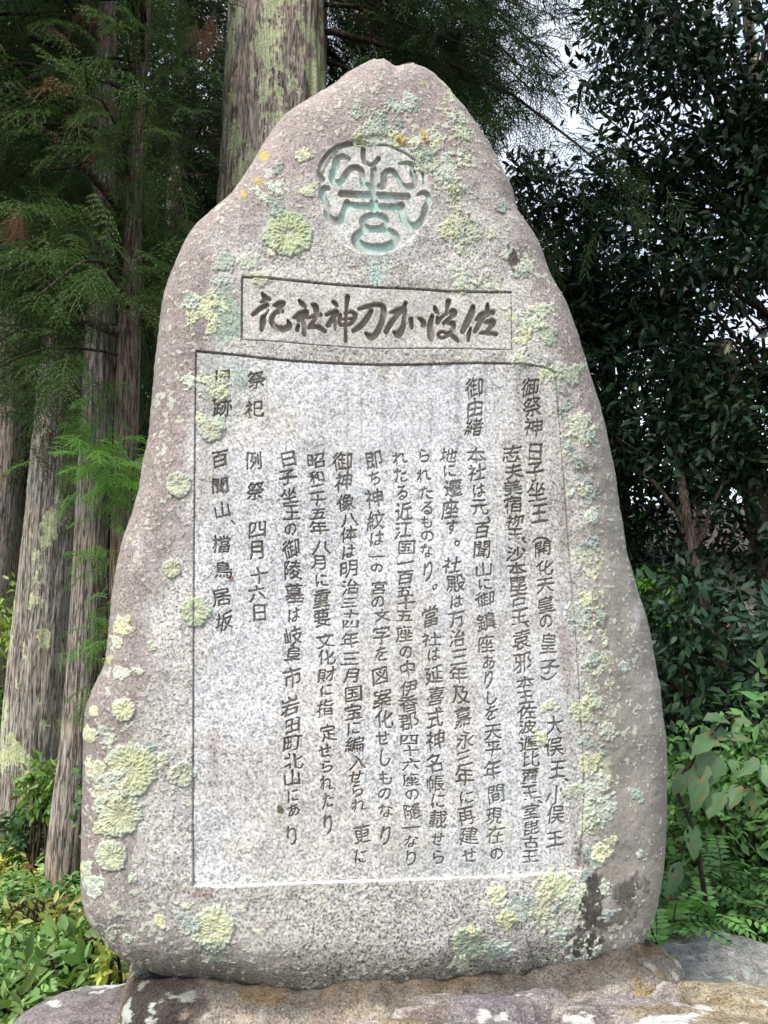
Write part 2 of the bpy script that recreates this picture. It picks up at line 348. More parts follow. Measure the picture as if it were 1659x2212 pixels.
# crest
K = lambda L, w=None: [(669.3 + p[0] / 6.048, 290.8 + p[1] / 6.048, (p[2] if len(p) > 2 else w) / 6.048) for p in L]
tmp[:] = 0
CREST = [
 K([(165, 575, 70), (118, 490, 40), (165, 335, 40), (300, 195, 50), (470, 125, 58), (640, 100, 50), (765, 115, 26)]),
 K([(900, 130, 12), (1010, 130, 16), (1160, 190, 20), (1310, 270, 26), (1420, 380, 34), (1478, 500, 34), (1490, 620, 20)]),
 K([(515, 305, 40), (450, 275, 60), (375, 290, 80), (338, 345, 90), (340, 420, 92), (300, 480, 80), (292, 560, 80), (335, 625, 80), (395, 610, 80), (445, 545, 76), (505, 455, 76), (580, 418, 76), (650, 435, 76), (690, 500, 74), (695, 620, 70), (765, 650, 60), (830, 650, 60)]),
 K([(700, 180, 60), (702, 290, 64), (740, 365, 50), (830, 375, 50), (900, 300, 60)]),
 K([(838, 445, 84), (838, 600, 84), (825, 770, 80)]),
 K([(880, 665, 60), (960, 660, 84), (972, 590, 88), (970, 520, 80), (1015, 465, 74), (1085, 470, 70), (1150, 550, 60), (1200, 640, 70), (1280, 670, 76), (1372, 640, 76), (1380, 560, 70), (1345, 490, 76), (1370, 420, 76), (1290, 362, 56), (1165, 368, 24)]),
 K([(412, 760, 84), (800, 780, 84), (1280, 800, 86)]),
 K([(240, 690, 60), (180, 695, 76), (160, 770, 80), (200, 860, 76), (232, 930, 76), (225, 1030, 84), (300, 1110, 100), (395, 1110, 100), (440, 1020, 86), (485, 880, 84)]),
 K([(485, 890, 84), (570, 915, 80), (750, 925, 80), (930, 932, 80), (1110, 935, 80), (1200, 915, 90)]),
 K([(1200, 915, 90), (1215, 1040, 96), (1265, 1150, 100), (1345, 1185, 90), (1420, 1160, 90), (1490, 1070, 90), (1515, 950, 86), (1555, 860, 70), (1540, 780, 70), (1480, 748, 60), (1415, 775, 36)]),
 K([(840, 880, 110), (840, 940, 110)]),
]
a = np.linspace(0, 2 * np.pi, 28)
CREST.append(K([(845 + 162 * math.cos(t), 1130 + 92 * math.sin(t), 74) for t in a]))
CREST.append(K([(865 + 268 * math.cos(t), 1352 + 130 * math.sin(t), 106 + 24 * math.sin(t)) for t in a]))
for s in CREST: stamp_stroke(tmp, s)
crest_img = tmp.copy()
commit(tmp, region(676, 275, 950, 570), LAB_CREST)

# twelve columns of small writing: (character, x, y) read in several enlargements of the stone
def A(s): return (905.2, 768.0, 3.6663, s)
def B(s): return (905.2, 1316.6, 3.6663, s)
def E(s): return (576.0, 768.0, 3.6663, s)
def G(s): return (576.0, 1316.6, 3.6663, s)
def H(s): return (384.0, 740.6, 3.507, s)
COLS = [
 [A([('御', 890, 250), ('祭', 900, 405), ('神', 915, 565), ('日', 930, 760), ('子', 930, 915), ('坐', 945, 1080), ('王', 965, 1245), ('︵', 970, 1410), ('開', 980, 1530), ('化', 1000, 1680), ('天', 1005, 1815), ('皇', 1010, 1975), ('の', 1015, 2105)]),
  B([('皇', 1035, 270), ('子', 1035, 455), ('︶', 1035, 585), ('大', 1080, 920), ('俣', 1080, 1090), ('王', 1100, 1265), ('、', 1175, 1355), ('小', 1095, 1475), ('俣', 1085, 1630), ('王', 1085, 1820)])],
 [A([('志', 740, 775), ('夫', 755, 915), ('美', 745, 1045), ('宿', 755, 1180), ('祢', 765, 1310), ('王', 775, 1415), ('、', 835, 1465), ('沙', 770, 1570), ('本', 785, 1690), ('毘', 790, 1810), ('古', 795, 1925), ('王', 805, 2070)]),
  B([('、', 865, 120), ('袁', 825, 240), ('邪', 825, 420), ('本', 850, 585), ('王', 855, 695), ('佐', 860, 815), ('波', 865, 935), ('遅', 870, 1065), ('比', 895, 1190), ('賣', 885, 1325), ('王', 890, 1455), ('、', 960, 1525), ('室', 890, 1605), ('毘', 890, 1735), ('古', 895, 1850), ('王', 890, 1965)])],
 [A([('御', 440, 255), ('由', 445, 410), ('緒', 440, 560), ('本', 460, 790), ('社', 460, 925), ('は', 475, 1065), ('元', 490, 1195), ('、', 560, 1295), ('百', 500, 1380), ('聞', 505, 1535), ('山', 520, 1695), ('に', 525, 1810), ('御', 535, 1930), ('鎮', 540, 2110)]),
  B([('座', 540, 275), ('あ', 560, 420), ('り', 560, 555), ('し', 575, 695), ('を', 575, 820), ('天', 590, 970), ('平', 585, 1105), ('年', 595, 1275), ('間', 615, 1465), ('現', 600, 1640), ('在', 610, 1790), ('の', 620, 1940)])],
 [A([('地', 240, 790), ('に', 250, 910), ('遷', 275, 1050), ('座', 255, 1215), ('す', 270, 1360), ('。', 310, 1485), ('社', 270, 1660), ('殿', 290, 1805), ('は', 300, 1950), ('万', 300, 2090)]),
  B([('治', 305, 230), ('三', 320, 375), ('年', 320, 520), ('及', 340, 675), ('嘉', 350, 855), ('永', 375, 1035), ('三', 360, 1180), ('年', 365, 1330), ('に', 380, 1490), ('再', 385, 1640), ('建', 405, 1800), ('せ', 405, 1960)])],
 [E([('ら', 1245, 790), ('れ', 1245, 945), ('た', 1265, 1085), ('る', 1280, 1205), ('も', 1270, 1320), ('の', 1275, 1425), ('な', 1275, 1545), ('り', 1285, 1705), ('。', 1325, 1835), ('當', 1300, 2070)]),
  G([('社', 1305, 240), ('は', 1325, 360), ('延', 1330, 520), ('喜', 1340, 690), ('式', 1341, 865), ('神', 1347, 1040), ('名', 1337, 1220), ('帳', 1342, 1385), ('に', 1357, 1520), ('載', 1362, 1670), ('せ', 1357, 1825), ('ら', 1362, 1965)])],
 [E([('れ', 1050, 810), ('た', 1060, 945), ('る', 1075, 1080), ('近', 1090, 1235), ('江', 1090, 1380), ('国', 1105, 1520), ('一', 1105, 1640), ('百', 1105, 1755), ('五', 1100, 1870), ('十', 1105, 1965), ('五', 1100, 2065)]),
  G([('座', 1090, 195), ('の', 1115, 335), ('中', 1120, 475), ('伊', 1130, 625), ('香', 1130, 750), ('郡', 1130, 890), ('四', 1135, 1035), ('十', 1140, 1125), ('六', 1145, 1230), ('座', 1140, 1355), ('の', 1155, 1465), ('隨', 1150, 1605), ('一', 1150, 1730), ('な', 1145, 1845), ('り', 1150, 1980)])],
 [E([('即', 855, 825), ('ち', 855, 970), ('神', 855, 1130), ('紋', 870, 1305), ('は', 875, 1450), ('一', 875, 1595), ('の', 875, 1680), ('宮', 890, 1840), ('の', 890, 1950), ('文', 915, 2060)]),
  G([('字', 910, 205), ('を', 920, 355), ('図', 910, 525), ('案', 925, 710), ('化', 935, 870), ('せ', 920, 1020), ('し', 945, 1170), ('も', 940, 1340), ('の', 935, 1460), ('な', 945, 1600), ('り', 945, 1790)])],
 [E([('御', 605, 840), ('神', 610, 1000), ('像', 635, 1165), ('八', 655, 1300), ('体', 655, 1415), ('は', 650, 1555), ('明', 650, 1690), ('治', 660, 1835), ('三', 665, 1960), ('十', 665, 2050)]),
  G([('四', 670, 115), ('年', 670, 245), ('三', 670, 395), ('月', 680, 525), ('国', 685, 670), ('宝', 690, 815), ('に', 690, 945), ('編', 705, 1075), ('入', 720, 1215), ('せ', 710, 1330), ('ら', 720, 1440), ('れ', 725, 1555), ('更', 755, 1790), ('に', 745, 1965)])],
 [E([('昭', 390, 830), ('和', 395, 960), ('二', 405, 1055), ('十', 405, 1145), ('五', 405, 1250), ('年', 415, 1365), ('八', 435, 1520), ('月', 425, 1635), ('に', 435, 1780), ('重', 440, 1925), ('要', 440, 2080)]),
  G([('文', 465, 250), ('化', 470, 380), ('財', 475, 520), ('に', 480, 640), ('指', 470, 785), ('定', 490, 980), ('せ', 465, 1125), ('ら', 480, 1245), ('れ', 475, 1380), ('た', 490, 1520), ('り', 490, 1700)])],
 [E([('日', 170, 815), ('子', 170, 960), ('坐', 180, 1110), ('王', 195, 1240), ('の', 195, 1370), ('御', 200, 1530), ('陵', 210, 1700), ('墓', 220, 1885), ('は', 220, 2055)]),
  G([('岐', 210, 215), ('阜', 210, 360), ('市', 205, 540), ('岩', 190, 770), ('田', 205, 920), ('町', 205, 1060), ('北', 210, 1205), ('山', 205, 1340), ('に', 210, 1480), ('あ', 210, 1595), ('り', 205, 1795)])],
 [H([('祭', 590, 275), ('祀', 580, 500), ('例', 575, 890), ('祭', 590, 1120), ('四', 600, 1410), ('月', 600, 1565), ('十', 610, 1760), ('六', 605, 1895), ('日', 625, 2045)])],
 [H([('旧', 345, 260), ('跡', 335, 485), ('百', 320, 875), ('聞', 325, 1080), ('山', 330, 1265), ('、', 410, 1360), ('檔', 330, 1525), ('鳥', 345, 1720), ('居', 330, 1925), ('坂', 355, 2110)])],
]
def split_columns(cols):
    out = []
    for parts in cols:
        ch = sorted([(c, ox + x / k, oy + y / k) for ox, oy, k, s in parts for c, x, y in s], key=lambda q: q[2]); cur = [ch[0]]
        for a, b in zip(ch, ch[1:]):
            if b[2] - a[2] > 51: out.append(cur); cur = []
            cur.append(b)
        out.append(cur)
    return out
COLS = split_columns(COLS)
_gcache = {}
def glyph(ch):
    if ch not in _gcache:
        cu = bpy.data.curves.new('glyph', 'FONT'); cu.body = ch; cu.resolution_u = 3
        o = bpy.data.objects.new('glyph', cu); C.objects.link(o)
        dg = bpy.context.evaluated_depsgraph_get(); ev = o.evaluated_get(dg); me = ev.to_mesh(); me.calc_loop_triangles()
        v = np.empty(len(me.vertices) * 3, np.float32); me.vertices.foreach_get('co', v)
        t = np.empty(len(me.loop_triangles) * 3, np.int32); me.loop_triangles.foreach_get('vertices', t)
        _gcache[ch] = (v.reshape(-1, 3)[:, :2] - np.array([0.5, 0.38]), t.reshape(-1, 3))
        ev.to_mesh_clear(); bpy.data.objects.remove(o); bpy.data.curves.remove(cu)
    return _gcache[ch]
def tri_fill(img, p):                                # p (n,3,2) in pixels
    for q in p:
        x0, y0 = np.floor(q.min(0)).astype(int); x1, y1 = np.ceil(q.max(0)).astype(int) + 1
        xx, yy = np.meshgrid(np.arange(x0, x1) + 0.5, np.arange(y0, y1) + 0.5)
        d = [(q[(k + 1) % 3, 0] - q[k, 0]) * (yy - q[k, 1]) - (q[(k + 1) % 3, 1] - q[k, 1]) * (xx - q[k, 0]) for k in range(3)]
        m = ((d[0] >= -1e-3) & (d[1] >= -1e-3) & (d[2] >= -1e-3)) | ((d[0] <= 1e-3) & (d[1] <= 1e-3) & (d[2] <= 1e-3))
        img[y0:y1, x0:x1][m] = 1
KANA = set('のはにをたるれらりしせもなすあちし')
SMALL = set('日口、。一二三十')
trng = np.random.default_rng(3)
for ci, chars in enumerate(COLS):
    for i, (c, u, v) in enumerate(chars):
        gap = [abs(chars[j][2] - v) for j in (i - 1, i + 1) if 0 <= j < len(chars) and chars[j][0] not in '、。']
        pitch = min(gap) if gap else 40
        wd = 44 if c not in KANA else 35
        ht = min(46 if c not in KANA else 36, pitch * 1.06)
        if c in '、。': wd = ht = 40
        if c in '︵︶': wd, ht = 42, 40
        if c in 'りし': ht = min(54, pitch * 1.2)
        g, t = glyph(c)
        if not len(g): continue
        x, y = g[:, 0].copy(), g[:, 1].copy()
        x += 0.045 * np.sin(5.5 * y + trng.uniform(0, 6)) ; y += 0.040 * np.sin(6 * x + trng.uniform(0, 6))
        if c not in '、。': y = y + trng.uniform(0.10, 0.20) * x
        x = x - trng.uniform(-0.03, 0.07) * y
        if c in '、。': x, y = x + 0.32, y + 0.28
        rot = trng.uniform(-0.07, 0.07); x, y = x - rot * y, y + rot * x; kx, ky = trng.uniform(0.86, 1.04), trng.uniform(0.9, 1.06)
        px = (u - U0 + x * wd * kx + trng.uniform(-1.5, 1.5)) * SC; py = (v - V0 - y * ht * ky) * SC
        pad = 12
        x0, y0, x1, y1 = int(px.min()) - pad, int(py.min()) - pad, int(px.max()) + pad, int(py.max()) + pad
        if x0 < 0 or y0 < 0 or x1 >= IW or y1 >= IH: continue
        im = np.zeros((y1 - y0, x1 - x0), np.float32)
        tri_fill(im, np.stack([px - x0, py - y0], -1)[t])
        # uneven brush pressure: grow and shrink the strokes with a slow noise
        b = box(box(im, 3), 2)
        bv = np.cumsum(np.pad(b, ((5, 4), (0, 0)), mode='edge'), 0); b = 0.66 * b + 0.34 * ((bv[8:] - bv[:-8]) / 8)[:b.shape[0]]     # level strokes thinner than upright ones
        yy, xx = np.mgrid[0:im.shape[0], 0:im.shape[1]]
        th = 0.49 + 0.34 * (vn2(xx / 15.0 + i * 5.1, yy / 13.0 + ci * 7.7) - 0.5) + 0.10 * (vn2(xx / 5.0, yy / 5.0, ci) - 0.5)
        im = sstep(-0.07, 0.07, b - th).astype(np.float32)
        np.maximum(carve[y0:y1, x0:x1], im, out=carve[y0:y1, x0:x1])
        lab[y0:y1, x0:x1][im > 0.12] = LAB_COL0 + ci
# thin ruled grooves
lines = np.zeros((IH, IW), np.float32)
L_TOP = [(424, 758), (500, 765), (600, 776), (700, 783), (800, 787), (900, 787), (1000, 784), (1060, 784), (1137, 787), (1180, 795), (1200, 806)]
L_LEFT = [(423, 762), (420, 1000), (418, 1300), (417, 1600), (416, 1800), (416.5, 1914)]
L_BOT = [(416.5, 1914), (500, 1915), (600, 1910), (700, 1906), (830, 1902), (979, 1897), (1129, 1890), (1254, 1879)]
L_RIGHT = [(1202, 815), (1219, 1027), (1238, 1286), (1246, 1371), (1257, 1562), (1263, 1671), (1260, 1780), (1254, 1879)]
TP_TOP = [(523, 598), (588, 601), (700, 612), (811, 620), (900, 624), (980, 629), (1104, 631)]
TP_BOT = [(523, 733), (600, 737), (690, 745), (811, 752), (960, 752), (1107, 755)]
for ln, w in ((L_TOP, 3.4), (L_LEFT, 2.8), (L_BOT, 2.6), (L_RIGHT, 3.0), (TP_TOP, 3.4), (TP_BOT, 2.8), ([(523, 598), (522, 733)], 4.0), ([(1105, 634), (1107, 755)], 2.6)):
    q = [(u, v, w) for u, v in ln]; stamp_stroke(lines, q, n=int(3 * sum(abs(np.diff(np.array(ln), axis=0)).sum(1))))
def poly_img(pts):                                   # even-odd fill of a polygon at 1 sample / unit
    pts = np.asarray(pts, float); h, w = V1 - V0, U1 - U0
    yy = np.arange(h)[:, None] + 0.5 + V0; xx = np.arange(w)[None] + 0.5 + U0; r = np.zeros((h, w), bool)
    for (xa, ya), (xb, yb) in zip(pts, np.roll(pts, -1, 0)):
        if ya == yb: continue
        m = (yy > min(ya, yb)) & (yy <= max(ya, yb)); r ^= m & (xx < xa + (yy - ya) * (xb - xa) / (yb - ya))
    return r.astype(np.float32)
panel_poly = poly_img(L_TOP + L_RIGHT + L_BOT[::-1] + L_LEFT[::-1])
title_poly = poly_img(TP_TOP + [(1107, 755)] + TP_BOT[::-1])
yy, xx = np.mgrid[V0:V1, U0:U1]
medal = sstep(47, 44.5, np.hypot((xx - 808) / 2.62, (yy - 420) / 2.80)).astype(np.float32)
def samp(img, u, v, sc):
    x = np.clip((u - U0) * sc - 0.5, 0, img.shape[1] - 1.001); y = np.clip((v - V0) * sc - 0.5, 0, img.shape[0] - 1.001)
    xi = x.astype(np.int32); yi = y.astype(np.int32); fx = (x - xi).astype(np.float32); fy = (y - yi).astype(np.float32)
    a = img[yi, xi]; b = img[yi, xi + 1]; c = img[yi + 1, xi]; d = img[yi + 1, xi + 1]
    return a + (b - a) * fx + (c - a) * fy + (a - b - c + d) * fx * fy

# lichen: (u, v, radius, kind, roundness) kind y = yellow-green, b = blue-green, o = orange
LICH = [(622, 505, 52, 'y', 1), (588, 550, 20, 'y', 0), (534, 568, 23, 'y', 0), (567, 598, 24, 'y', 0), (600, 452, 24, 'b', 0), (486, 568, 22, 'b', 0), (479, 605, 15, 'b', 0),
 (440, 663, 42, 'y', 0), (412, 658, 24, 'b', 0), (453, 716, 21, 'y', 0), (450, 826, 34, 'y', 0), (475, 848, 24, 'y', 0), (412, 824, 20, 'y', 0), (457, 930, 27, 'y', 1), (436, 903, 14, 'y', 0), (478, 915, 18, 'y', 0),
 (385, 1048, 28, 'y', 1), (372, 1229, 21, 'y', 1), (420, 1320, 33, 'y', 1), (262, 1350, 20, 'y', 0), (252, 1388, 18, 'y', 0), (240, 1425, 12, 'y', 0), (335, 1396, 15, 'y', 0), (268, 1532, 26, 'y', 1), (258, 1458, 17, 'y', 0),
 (300, 1452, 12, 'y', 0), (203, 1538, 12, 'y', 0), (192, 1588, 18, 'y', 0), (236, 1592, 22, 'y', 0), (285, 1662, 58, 'y', 1), (232, 1700, 40, 'y', 0), (205, 1670, 26, 'y', 0), (328, 1606, 22, 'b', 0), (395, 1672, 28, 'y', 1), (355, 1640, 18, 'y', 0),
 (258, 1757, 52, 'y', 1), (214, 1790, 22, 'y', 0), (241, 1848, 35, 'y', 1), (200, 1905, 30, 'y', 0), (186, 1875, 18, 'y', 0), (462, 2005, 48, 'y', 1), (408, 1995, 28, 'b', 0), (455, 2050, 34, 'b', 0), (290, 1898, 14, 'y', 0), (402, 1955, 15, 'y', 0),
 (240, 2020, 18, 'b', 0), (350, 1990, 14, 'y', 0), (274, 2030, 12, 'y', 0), (352, 2005, 10, 'y', 0),
 (766, 246, 24, 'b', 0), (815, 268, 44, 'b', 0), (879, 226, 34, 'b', 0), (776, 296, 22, 'y', 0), (851, 300, 22, 'y', 0), (896, 306, 26, 'y', 0), (946, 295, 26, 'y', 0), (986, 254, 24, 'b', 0), (1000, 290, 20, 'b', 0), (926, 352, 24, 'b', 0),
 (972, 369, 42, 'y', 0), (981, 408, 24, 'y', 0), (920, 330, 20, 'b', 0), (978, 490, 32, 'y', 0), (1009, 508, 28, 'b', 0), (995, 540, 20, 'y', 0), (1083, 448, 18, 'b', 0), (1064, 508, 14, 'y', 0), (995, 607, 27, 'y', 0), (1132, 572, 30, 'b', 0), (1100, 548, 18, 'b', 0),
 (657, 339, 22, 'y', 0), (599, 365, 14, 'b', 0), (597, 407, 18, 'y', 0), (662, 411, 16, 'y', 0), (574, 430, 12, 'y', 0), (560, 390, 11, 'o', 0), (569, 335, 12, 'o', 0), (914, 295, 16, 'o', 0), (914, 182, 9, 'o', 0), (524, 416, 9, 'o', 0), (866, 302, 12, 'o', 0),
 (1124, 782, 24, 'y', 0), (1159, 690, 34, 'y', 0), (1129, 722, 22, 'y', 0), (1191, 808, 26, 'y', 0), (1180, 720, 22, 'b', 0), (1243, 804, 28, 'b', 0), (1252, 915, 36, 'b', 0), (1273, 945, 20, 'b', 0), (1228, 964, 18, 'b', 0), (1269, 1060, 20, 'y', 0), (1232, 1064, 14, 'y', 0),
 (1276, 1116, 16, 'y', 0), (1280, 1172, 20, 'b', 0), (1102, 1053, 26, 'b', 0), (1254, 1332, 28, 'b', 0), (1299, 1336, 22, 'b', 0), (1270, 1290, 16, 'y', 0), (1280, 1421, 20, 'b', 0), (1347, 1440, 14, 'b', 0), (1306, 1390, 10, 'b', 0), (1187, 1530, 18, 'y', 0), (1174, 1595, 26, 'y', 0),
 (1259, 1535, 26, 'y', 0), (1283, 1518, 20, 'y', 0), (1317, 1580, 20, 'b', 0), (1262, 1598, 16, 'b', 0), (1284, 1650, 24, 'y', 0), (1294, 1692, 42, 'y', 0), (1244, 1705, 26, 'y', 0), (1279, 1745, 42, 'y', 0), (1268, 1780, 26, 'b', 0), (1322, 1745, 24, 'b', 0), (1369, 1715, 20, 'b', 0),
 (1084, 1715, 30, 'b', 0), (1082, 1790, 32, 'b', 0), (1319, 1815, 26, 'y', 0), (1294, 1845, 24, 'y', 0), (1384, 1845, 13, 'b', 0), (1269, 1885, 26, 'b', 0), (1300, 1925, 26, 'y', 0), (1215, 1915, 40, 'y', 0), (1175, 1945, 44, 'y', 0), (1250, 1950, 36, 'y', 0), (1130, 1960, 36, 'b', 0),
 (1075, 1935, 30, 'y', 0), (1094, 1985, 24, 'y', 0), (1014, 2036, 38, 'b', 1), (1060, 2050, 34, 'b', 0), (1190, 1990, 26, 'b', 0), (1210, 2022, 20, 'y', 0), (1259, 2045, 34, 'b', 0), (1235, 2075, 28, 'b', 0), (990, 2080, 22, 'y', 0), (1090, 2055, 22, 'b', 0), (1310, 1980, 22, 'b', 0), (1020, 2010, 18, 'y', 0)]

def build_monument():
    root = thing('stone_monument', 'tall grey standing stone carved with a round crest and columns of Japanese writing', 'monument')
    root.location = tuple(MID0 + np.array([0, 0, 0.5])); org = np.array(root.location)
    NR, NC = 1880, 1180
    tr = np.linspace(0, 1, NR); tr = 0.75 * tr + 0.25 * (0.5 - 0.5 * np.cos(np.pi * tr)); vv = 113.0 + (2118.0 - 113.0) * tr
    tc = np.linspace(0, 1, NC); tc = 0.75 * tc + 0.25 * (0.5 - 0.5 * np.cos(np.pi * tc))
    def outline(v):
        wig = 1.6 * (vn2(v / 22.0, v * 0 + 1.5) - 0.5) + 1.2 * (vn2(v / 7.0, v * 0 + 8.5) - 0.5)
        return np.interp(v, OUT_L[:, 1], OUT_L[:, 0]) + wig, np.interp(v, OUT_R[:, 1], OUT_R[:, 0]) - wig[::-1]
    def bulge(s, t, e):
        rgt = sstep(0.25, 0.80, s); topw = sstep(2.7, 3.3, t)
        Rad = 0.17 + 0.16 * rgt * sstep(3.0, 1.8, t) + 0.05 * topw + 0.05 * sstep(1.0, 0.6, t)
        x = np.clip(e / Rad, 0, 1); pw = 2.35
        h = THICK * (1 - (1 - x) ** pw) ** (1 / pw)
        w = sstep(0.0, 0.06, e)
        h = h + w * (0.035 * (fbm2(s * 1.9 + 5, t * 1.9 + 3, 3) - 0.5) * sstep(0, 0.2, e) + 0.018 * (fbm2(s * 7 + 15, t * 7 + 3, 4, 4) - 0.5))
        return h + 0.02 * np.clip(1 - (s / 0.8) ** 2, -1, 1) * sstep(0.05, 0.3, e)
    def shape(NRr, tcol, vt, dL, dR, dT):
        """mid-plane points, distance to the outline and bulge of a grid of the stone"""
        Lu, Ru = outline(vt); Lu = Lu + dL; Ru = Ru + dR; Lu[0] = Ru[0] = 800
        vp = vt + dT * (1 - sstep(113, 700, vt))
        PL = on_plane(Lu, vp, MID0); PR = on_plane(Ru, vp, MID0)
        base = PL[:, None] + (PR - PL)[:, None] * tcol[None, :, None]
        s = base @ S_AX; t = base[..., 2]; nr, nc = s.shape; sr = 1 if nr < 400 else 9; scn = 1 if nc < 300 else 9
        ri = np.unique(np.concatenate([np.arange(0, nr, sr), [nr - 1]])); ci = np.unique(np.concatenate([np.arange(0, nc, scn), [nc - 1]]))
        bl = np.concatenate([np.stack([PL @ S_AX, PL[:, 2]], -1), np.stack([PR @ S_AX, PR[:, 2]], -1)])
        bot = np.stack([np.linspace(PL[-1] @ S_AX, PR[-1] @ S_AX, 40), np.full(40, PL[-1, 2])], -1)
        bl = np.concatenate([bl[::max(1, nr // 310)], bot])
        cs = s[np.ix_(ri, ci)]; ct = t[np.ix_(ri, ci)]
        e = np.full(cs.shape, 9.0)
        for k in range(0, len(bl), 50):
            d = np.hypot(cs[..., None] - bl[k:k + 50, 0], ct[..., None] - bl[k:k + 50, 1]).min(-1); e = np.minimum(e, d)
        e[:, 0] = e[:, -1] = 0; e[0] = 0; e[-1] = 0
        q = np.stack([np.interp(np.arange(nc), ci, r) for r in e])
        e = np.stack([np.interp(np.arange(nr), ri, q[:, k]) for k in range(nc)], 1)
        return base, s, t, e, bulge(s, t, e)
    # the bulge of the front hides the mid-plane outline, so narrow the outline until the visible edge is where it should be
    vc = vv[::8].copy(); vc[-1] = vv[-1]; kL = np.zeros(len(vc)); kR = np.zeros(len(vc)); kT = 0.0; tl = np.linspace(0, 1, 120)
    for _ in range(4):
        bs, ss_, tt_, ee_, hh_ = shape(len(vc), tl, vc, kL, kR, kT); uu, wv = proj(bs + NRM * hh_[..., None])
        uf, vf = uu.ravel(), wv.ravel(); bins = np.clip(((vf - 100) / 8).astype(int), 0, 252)
        mn = np.full(253, np.nan); mx = np.full(253, np.nan); o = np.argsort(uf); mn[bins[o[::-1]]] = uf[o[::-1]]; mx[bins[o]] = uf[o]
        vb = 100 + 8 * (np.arange(253) + 0.5); ok = ~np.isnan(mn) & (vb > 230) & (vb < 2000)
        eL = np.interp(vb[ok], OUT_L[:, 1], OUT_L[:, 0]) - mn[ok]; eR = np.interp(vb[ok], OUT_R[:, 1], OUT_R[:, 0]) - mx[ok]
        sm = np.hanning(23)[1:-1]; sm /= sm.sum(); eL = np.convolve(np.pad(eL, 10, mode='edge'), sm, 'valid'); eR = np.convolve(np.pad(eR, 10, mode='edge'), sm, 'valid')
        tap = 0.2 + 0.8 * sstep(120, 260, vc); kL += 0.8 * tap * np.interp(vc, vb[ok], eL); kR += 0.8 * tap * np.interp(vc, vb[ok], eR); kT += 0.8 * (113 - wv.min())
    print('outline fit', kT, np.abs(eL).max(), np.abs(eR).max(), wv.min())
    base, s, t, e, h = shape(NR, tc, vv, np.interp(vv, vc, kL), np.interp(vv, vc, kR), kT)
    pos = base + NRM * h[..., None]
    u, v = proj(pos)
    # masks sampled where each vertex shows
    inside = (u > U0 + 2) & (u < U1 - 3) & (v > V0 + 2) & (v < V1 - 3)
    pan = samp(box(panel_poly, 1), u, v, 1) * inside; ttl = samp(box(title_poly, 1), u, v, 1) * inside
    med = samp(medal, u, v, 1) * inside
    cv = samp(box(carve, 1), u, v, SC) * inside; ln = samp(box(lines, 1), u, v, SC) * inside
    cst = samp(box(crest_img, 2), u, v, SC) * inside
    xi = np.clip(((u - U0) * SC).astype(int), 0, IW - 1); yi = np.clip(((v - V0) * SC).astype(int), 0, IH - 1)
    lb = lab[yi, xi] * inside
    fine = fbm2(s * 60, t * 60, 3, 2); mid = fbm2(s * 14, t * 14, 4, 7); low = fbm2(s * 3.2, t * 3.2, 4, 9)
    clean = np.maximum(np.maximum(pan, ttl), med)
    disp = 0.0022 * (fine - 0.5) * (1 - 0.75 * clean) + 0.003 * (mid - 0.5) * (1 - clean) * sstep(0.02, 0.1, e)
    disp -= (0.0045 + 0.006 * sstep(1780, 1905, v)) * pan * sstep(0.03, 0.1, e) + 0.0035 * ttl + 0.004 * med
    wide = np.where(lb >= LAB_COL0, 0.009, 0.015)
    disp -= wide * np.clip(cv * 1.15, 0, 1) * (1 - np.clip(cst * 2, 0, 1)) + 0.013 * np.clip(cst * 1.1, 0, 1) + 0.0055 * ln
    # natural crack at the right shoulder, dent under the top
    dent = np.exp(-((u - 857) / 13) ** 2) * np.exp(-((v - 118) / 40) ** 2)
    pos[..., 2] -= 0.014 * dent; disp -= 0.01 * dent
    # ---------------- colour
    lerp = lambda a, b, k: a + (np.asarray(b, np.float32) - a) * k[..., None]
    one = np.ones(s.shape + (3,), np.float32)
    col = one * np.array([0.295, 0.245, 0.222], np.float32)                       # pinkish brown skin
    spk = np.full(s.shape, 0.62, np.float32)
    nn = low - 0.5
    dressed = sstep(0.10, 0.24, e + 0.22 * nn + 0.10 * (mid - 0.5)) * sstep(330, 520, v + 120 * nn)
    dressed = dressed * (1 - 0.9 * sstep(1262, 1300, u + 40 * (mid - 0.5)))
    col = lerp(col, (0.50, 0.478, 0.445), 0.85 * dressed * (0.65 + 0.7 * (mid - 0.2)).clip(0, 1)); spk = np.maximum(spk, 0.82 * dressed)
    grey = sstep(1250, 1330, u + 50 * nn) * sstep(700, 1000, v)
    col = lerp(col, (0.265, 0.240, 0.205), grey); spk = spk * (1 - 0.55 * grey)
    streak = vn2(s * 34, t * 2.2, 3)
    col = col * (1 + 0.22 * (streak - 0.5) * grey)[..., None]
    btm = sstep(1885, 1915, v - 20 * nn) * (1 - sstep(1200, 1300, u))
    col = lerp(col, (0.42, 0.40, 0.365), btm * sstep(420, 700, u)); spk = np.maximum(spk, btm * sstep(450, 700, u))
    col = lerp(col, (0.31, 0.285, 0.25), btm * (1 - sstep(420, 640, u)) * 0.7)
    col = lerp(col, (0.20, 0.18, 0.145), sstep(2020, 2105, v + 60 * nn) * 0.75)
    col = col * (1 + 0.42 * (mid - 0.5) * (1 - clean))[..., None]
    col = col * (0.80 + 0.40 * low)[..., None]
    pc = one * np.array([0.555, 0.55, 0.545], np.float32)
    pc = lerp(pc, (0.52, 0.47, 0.41), 0.55 * sstep(0.5, 0.72, fbm2(s * 5, t * 5, 3, 21)))
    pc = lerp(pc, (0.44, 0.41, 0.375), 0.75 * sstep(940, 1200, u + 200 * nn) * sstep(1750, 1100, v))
    pc = lerp(pc, (0.43, 0.405, 0.37), 0.7 * sstep(1180, 1255, u + 90 * nn))
